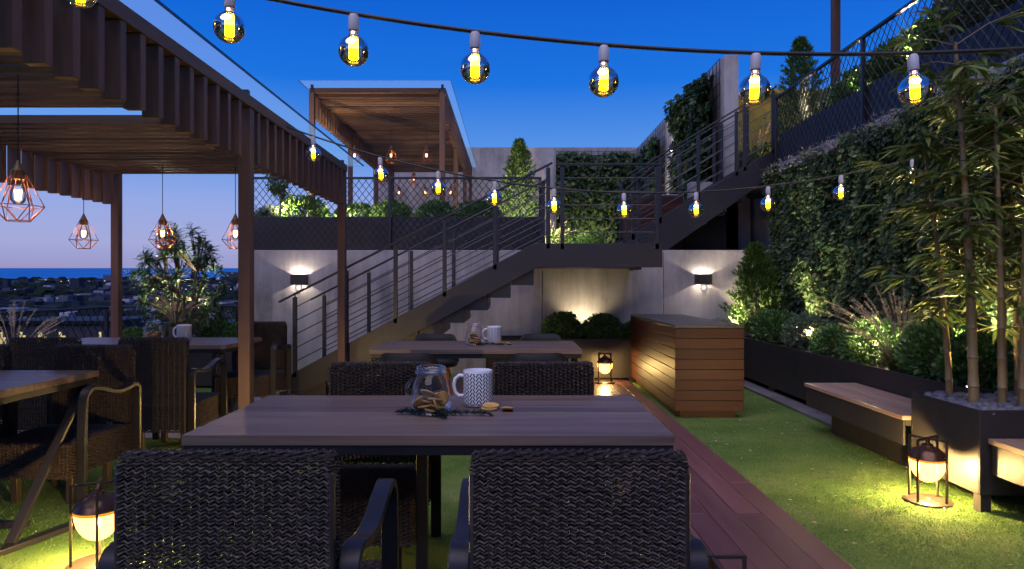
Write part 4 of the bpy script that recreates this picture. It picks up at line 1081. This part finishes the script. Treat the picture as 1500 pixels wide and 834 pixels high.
def conifer(loc, h, r, n, label, mat='conifer'):
    t = thing('cypress_tree', label, 'tree', loc); b = MB(); b.tube([(0,0,-.03),(0,0,h*.5),(0,0,h*.93)], [.03,.02,.006], 8); b.build('trunk', M['bark'], t)
    P = []; D = []; S = []; nb = int(150*h)
    for i in range(nb):
        u = (i+.5)/nb; z = h*(.02+.95*u); a = i*2.39996+rng.uniform(-.4,.4); rr = r*min(1,(u+.10)/.22)*(1-u)**.72*rng.uniform(.72,1.15)+.03
        d = np.array([math.cos(a), math.sin(a), rng.uniform(.55,1.0)]); d /= np.linalg.norm(d); k = max(10, int(n/nb))
        s = rng.uniform(.25,1,k)**.7; p = np.array([0,0,z])+d[None]*(s*rr*1.25)[:,None]; p += rng.normal(size=(k,3))*.016*(1.15-s)[:,None]*2
        P.append(p); D.append(d[None]*.9+rng.normal(size=(k,3))*.42+np.array([0,0,.55])); S.append(rng.uniform(.035,.075,k)*(.8+.25*h/2))
    P = np.concatenate(P); leaves('foliage', P, np.concatenate(D), rdir(len(P)), np.concatenate(S), .24, M[mat], t, 'diamond'); return t
conifer((3.36,9.42,.50), 1.35, .42, 11000, 'bright green cypress in the corner between ivy and concrete wall')
conifer((.13,12.3,T1+.1), 2.05, .48, 9000, 'dark green cypress behind the stair rail on the upper terrace')
conifer((4.52,10.7,T2+.05), 2.10, .52, 9500, 'dark cypress at the top of the upper stairs against the sky')

def fountain_grass(loc, label, s=1.0, nb=420, npl=26, pl=1.0, lean=(0,0)):
    t = thing('fountain_grass', label, 'grass plant', loc); m = []
    # arching blades as 4-segment ribbons
    V = []; F = []; o = 0
    for i in range(nb):
        a = rng.uniform(0, 2*PI); L = rng.uniform(.30,.52)*s; out = rng.uniform(.25,.95); w_ = rng.uniform(.0022,.0045)*max(s,.7); dx, dy = math.cos(a), math.sin(a); r0 = rng.uniform(0,.05)*s
        for k in range(5):
            u = k/4; rad = r0+L*out*u*(.55+.45*u); z = L*(u*(1.05)-out*.75*u*u); ww = w_*(1-u*.92)
            c = np.array([dx*rad, dy*rad, z]); side = np.array([-dy, dx, 0])*ww; V += [c-side, c+side]
        for k in range(4): F.append((o+2*k, o+2*k+1, o+2*k+3, o+2*k+2))
        o += 10
    np_mesh('leaf_tuft', np.array(V), np.array(F), M['blade'], t)
    sm = MB(); P = []; D = []
    for i in range(npl):
        a = rng.uniform(0, 2*PI); L = rng.uniform(.60,.88)*s*pl; out = rng.uniform(.20,.75); pts = []
        for k in range(9):
            u = k/8; rad = .02*s+L*out*u*(.35+.65*u); pts.append(np.array([math.cos(a)*rad+lean[0]*u*u, math.sin(a)*rad+lean[1]*u*u, L*(u-out*.42*u**2.2)]))
        sm.tube(pts, .0016*max(s,.7), 4, False)
        for k in range(130):
            u = rng.uniform(.70,1.0); f = u*8; j = min(7, int(f)); p = pts[j]+(pts[j+1]-pts[j])*(f-j); tdir = pts[j+1]-pts[j]; tdir /= np.linalg.norm(tdir)
            P.append(p); D.append(tdir*.9+rng.normal(size=3)*.55)
    sm.build('stalk', M['plume'], t)
    leaves('plume', np.array(P), np.array(D), rdir(len(P)), rng.uniform(.012,.024,len(P))*max(s,.75), .22, M['plume'], t, 'diamond'); return t
fountain_grass((3.38,5.98,.50), 'plumed fountain grass lit from behind in the long planter', 1.0, 620, 44, 1.0, (-.16,-.04))
fountain_grass((-5.0,6.85,.40), 'tall feathery grass at the far left beside the railing', 1.0, 300, 26)
fountain_grass((.62,12.0,T1+.02), 'pale lit grass tuft behind the landing rail post', .95, 260, 22)
fountain_grass((4.12,11.5,T2+.02), 'grass tuft in front of the yellow lit wall', 1.5, 800, 20)
put(B, 3.98, 11.8, T2, .34, 'grey green shrub beside the grass tuft at the yellow lit wall', None)
put(C_, 4.45, 11.75, T2, .42, 'dark shrub half hiding the yellow lit wall', None)
put(A, 4.9, 11.7, T2, .5, 'large dark shrub right of the yellow lit wall behind the fence', None)
gt = thing('planter_pot', 'tall dark pot of feathery grass at the far left', 'pot', (-5.0,6.85,0)); m = MB(); m.lathe([(0,.001),(.13,.001),(.17,.40),(.18,.42),(.165,.42),(.155,.38),(0,.38)], seg=28); m.build('pot_body', M['trough'], gt)
pt = thing('woven_pot', 'small brown woven pot standing between jar and mug on sea view table', 'pot', (-3.34,6.78,.7505)); m = MB(); m.lathe([(0,.001),(.055,.001),(.063,.06),(.064,.128),(.058,.130),(.056,.11),(0,.10)], seg=28); m.build('pot_body', M['pot'], pt)
fountain_grass((-3.34,6.78,.852), 'dry grass with plumes growing from the small woven pot', .46, 170, 26)

def frangipani(loc, label):
    t = thing('tree', label, 'tree', loc); b = MB(); tips = []
    mains = []
    for k in range(9):
        a = k*2.4+random.uniform(-.3,.3); rr = random.uniform(.16,.34); mains.append(Vector((math.cos(a)*rr, math.sin(a)*rr, random.uniform(.42,1.05))))
    fork = Vector((.02,.0,.26))
    b.tube([(0,0,-.04), fork*.5+Vector((.015,0,0)), fork], [.034,.030,.028], 8)
    for q in mains: b.tube([fork*.85, fork.lerp(q,.45)+Vector((q.x*.12,q.y*.12,-.02)), q], [.022,.017,.013], 7)
    for k in range(150):
        z = random.uniform(.12,1.56); a = random.uniform(0,2*PI); w_ = .60*math.sin(PI*min(1,(z+.12)/1.78))**.55; rr = w_*random.uniform(.35,1.0)**.6
        p = Vector((math.cos(a)*rr, math.sin(a)*rr, z)); q = min(mains+[fork], key=lambda c: (c-p).length+(.35 if c.z > p.z+.05 else 0)); d = (p-q).normalized()+Vector((0,0,.35)); d.normalize()
        b.tube([q*.97, q.lerp(p,.5)-Vector((0,0,.03)), p], [.010,.008,.006], 6); tips.append((p, d))
    b.build('trunk', M['bark'], t)
    P = []; D = []; S = []; Up = []
    for q, d in tips:
        for k in range(random.randint(16,22)):
            a = random.random()*2*PI; side = d.orthogonal(); side.rotate(Matrix.Rotation(a, 3, d)); dd = side*random.uniform(.6,1.1)+d*random.uniform(-.15,.8)
            P.append(tuple(q-d*random.uniform(0,.09))); D.append(tuple(dd)); Up.append(tuple(d.cross(dd).cross(dd)*1 + Vector((0,0,.01)))); S.append(random.uniform(.075,.145))
    D_ = np.array(D); up = np.cross(D_, np.tile([0,0,1.0],(len(D_),1))); up = np.cross(up, D_)
    leaves('crown', np.array(P), D_, up+rng.normal(size=up.shape)*.25, np.array(S), .27, M['frangi'], t, 'lance')
    F = [tuple(q+d*.05) for q, d in tips if random.random() < .35]; P2 = np.repeat(np.array(F), 14, 0)+rng.normal(size=(len(F)*14,3))*.022
    leaves('blossom', P2, rdir(len(P2)), rdir(len(P2)), .026, .7, M['blossom'], t, 'diamond'); return t
M['blossom'] = leaf_mat('pale blossom', (.35, .36, .42), (.5, .5, .58), (.62, .6, .68), .6, .3)
random.seed(21)
frangipani((-4.23,8.75,.48), 'long leaved flowering tree against the sea beyond the pergola')
def slender(loc, h, label):
    t = thing('tree', label, 'tree', loc); b = MB(); b.tube([(0,0,-.02),(.02,0,h*.5),(.0,0,h)], [.020,.015,.006], 7)
    P = []
    for i in range(26):
        z = h*rng.uniform(.48,1.0); a = rng.uniform(0,2*PI); L = rng.uniform(.15,.45)*h*.55; q = Vector((math.cos(a)*L, math.sin(a)*L, z+L*rng.uniform(.0,.5))); b.tube([(0,0,z), tuple(q)], [.006,.002], 5)
        for k in range(46): u = rng.uniform(.3,1.05); P.append(np.array([q.x*u, q.y*u, z+(q.z-z)*u])+rng.normal(size=3)*.035)
    b.build('trunk', M['bark_pale'], t); P = np.array(P); leaves('crown', P, rdir(len(P))+np.array([0,0,-.3]), rdir(len(P)), rng.uniform(.03,.06,len(P)), .5, M['conifer'], t, 'diamond')
slender((-3.48,10.22,2.23), .78, 'slender pale stemmed sapling in the trough beside the near pergola corner')

def bamboo(loc, h, lean, label, r=.022, seed=0):
    t = thing('bamboo', label, 'bamboo', loc, 0, 'bamboo canes in the square planter'); lean = Vector((lean[0],lean[1],0)); f = lambda z: Vector((0,0,z))+lean*(max(z,0)/h)**1.5*h
    pts = []; rad = []; z = 0
    while z < h:
        seg = .17+.06*(z/h); rr = r*(1-.68*z/h)
        for dz, k in ((0,1.0),(.006,1.18),(.014,1.0),(seg*.5,.95)): pts.append(f(z+dz-.02)); rad.append(rr*k)
        z += seg
    b = MB(); b.tube(pts, rad, 12); b.build('cane', M['culm'], t)
    br = MB(); P = []; D = []; S = []
    z = h*.34; i = 0
    while z < h*1.01:
        for s in range(2 if z < h*.9 else 3):
            a = rng.uniform(0,2*PI); L = rng.uniform(.16,.46)*(1.05-.35*z/h); p = f(min(z,h)); q = p+Vector((math.cos(a)*L, math.sin(a)*L, L*rng.uniform(.1,.6))); br.tube([p, p.lerp(q,.5)+Vector((0,0,.02)), q], [.004,.003,.0015], 5)
            for (c0, dirv) in ((q, (q-p).normalized()), (p.lerp(q,.62), (q-p).normalized())):
                for k in range(rng.integers(6,10)):
                    an = rng.uniform(-1.25,1.25); d = dirv.copy(); d.rotate(Matrix.Rotation(an, 3, 'Z')); d.z = rng.uniform(-.55,.18)
                    P.append(tuple(c0)); D.append(tuple(d)); S.append(rng.uniform(.12,.23))
        z += rng.uniform(.095,.16)
    br.build('branch', M['culm'], t); D_ = np.array(D); side = np.cross(np.tile([0,0,1.0],(len(D_),1)), D_); up = np.cross(D_, side)
    leaves('foliage', np.array(P), D_, up+rng.normal(size=up.shape)*.22, np.array(S), .165, M['bamboo_leaf'], t, 'lance')
BB = [((2.84,4.43,.53),1.62,(-.100,.0),'leftmost bamboo cane, leaning left out of the pebbles'),((2.80,4.14,.53),2.22,(-.050,.0),'thickest tall bamboo cane rising past the string light'),((3.02,4.45,.53),1.35,(-.03,.02),'thin short bamboo cane behind the thickest cane'),
      ((2.93,4.08,.53),1.95,(-.030,-.01),'bamboo cane in the middle of the clump, nearly upright'),((3.10,4.30,.53),1.85,(-.0,.02),'bamboo cane right of the middle, standing straight'),
      ((3.02,4.04,.53),1.8,(.02,.0),'bamboo cane at the right edge, leaning right'),((3.26,4.40,.53),1.9,(-.02,.03),'rearmost bamboo cane by the ivy at the right edge')]
for i, (loc, h, ln, lab) in enumerate(BB): bamboo(loc, h, ln, lab, (.022,.031,.016,.025,.021,.024,.020)[i], i)
pb = MB()
for i in range(520):
    x = rng.uniform(2.70,XR-.08); y = rng.uniform(3.92,4.51); s = rng.uniform(.020,.036); pb.ball((x,y,.545+rng.uniform(0,.035)), s, 9, 6, (rng.uniform(.9,1.5),rng.uniform(.8,1.3),rng.uniform(.6,.85)), .06)
po = pb.build('pebbles', M['pebble'], ang=80); tag(po, 'rounded grey pebbles filling the top of the bamboo planter', 'pebbles', None, 'stuff')

for (x, y, z) in ((-2.80,3.87,1.79),(-3.55,3.90,1.79),(-4.235,6.75,1.785),(-3.455,6.75,1.785),(-2.735,6.75,1.785)): lamp('POINT', (x,y,z+.012), 9, (1,.56,.22), .012)
for (x, y, z) in ((-2.3,13.0,3.74),(-2.3,16.0,3.74),(-2.3,18.1,3.72)): lamp('POINT', (x,y,z+.012), 8, (1,.50,.18), .012)
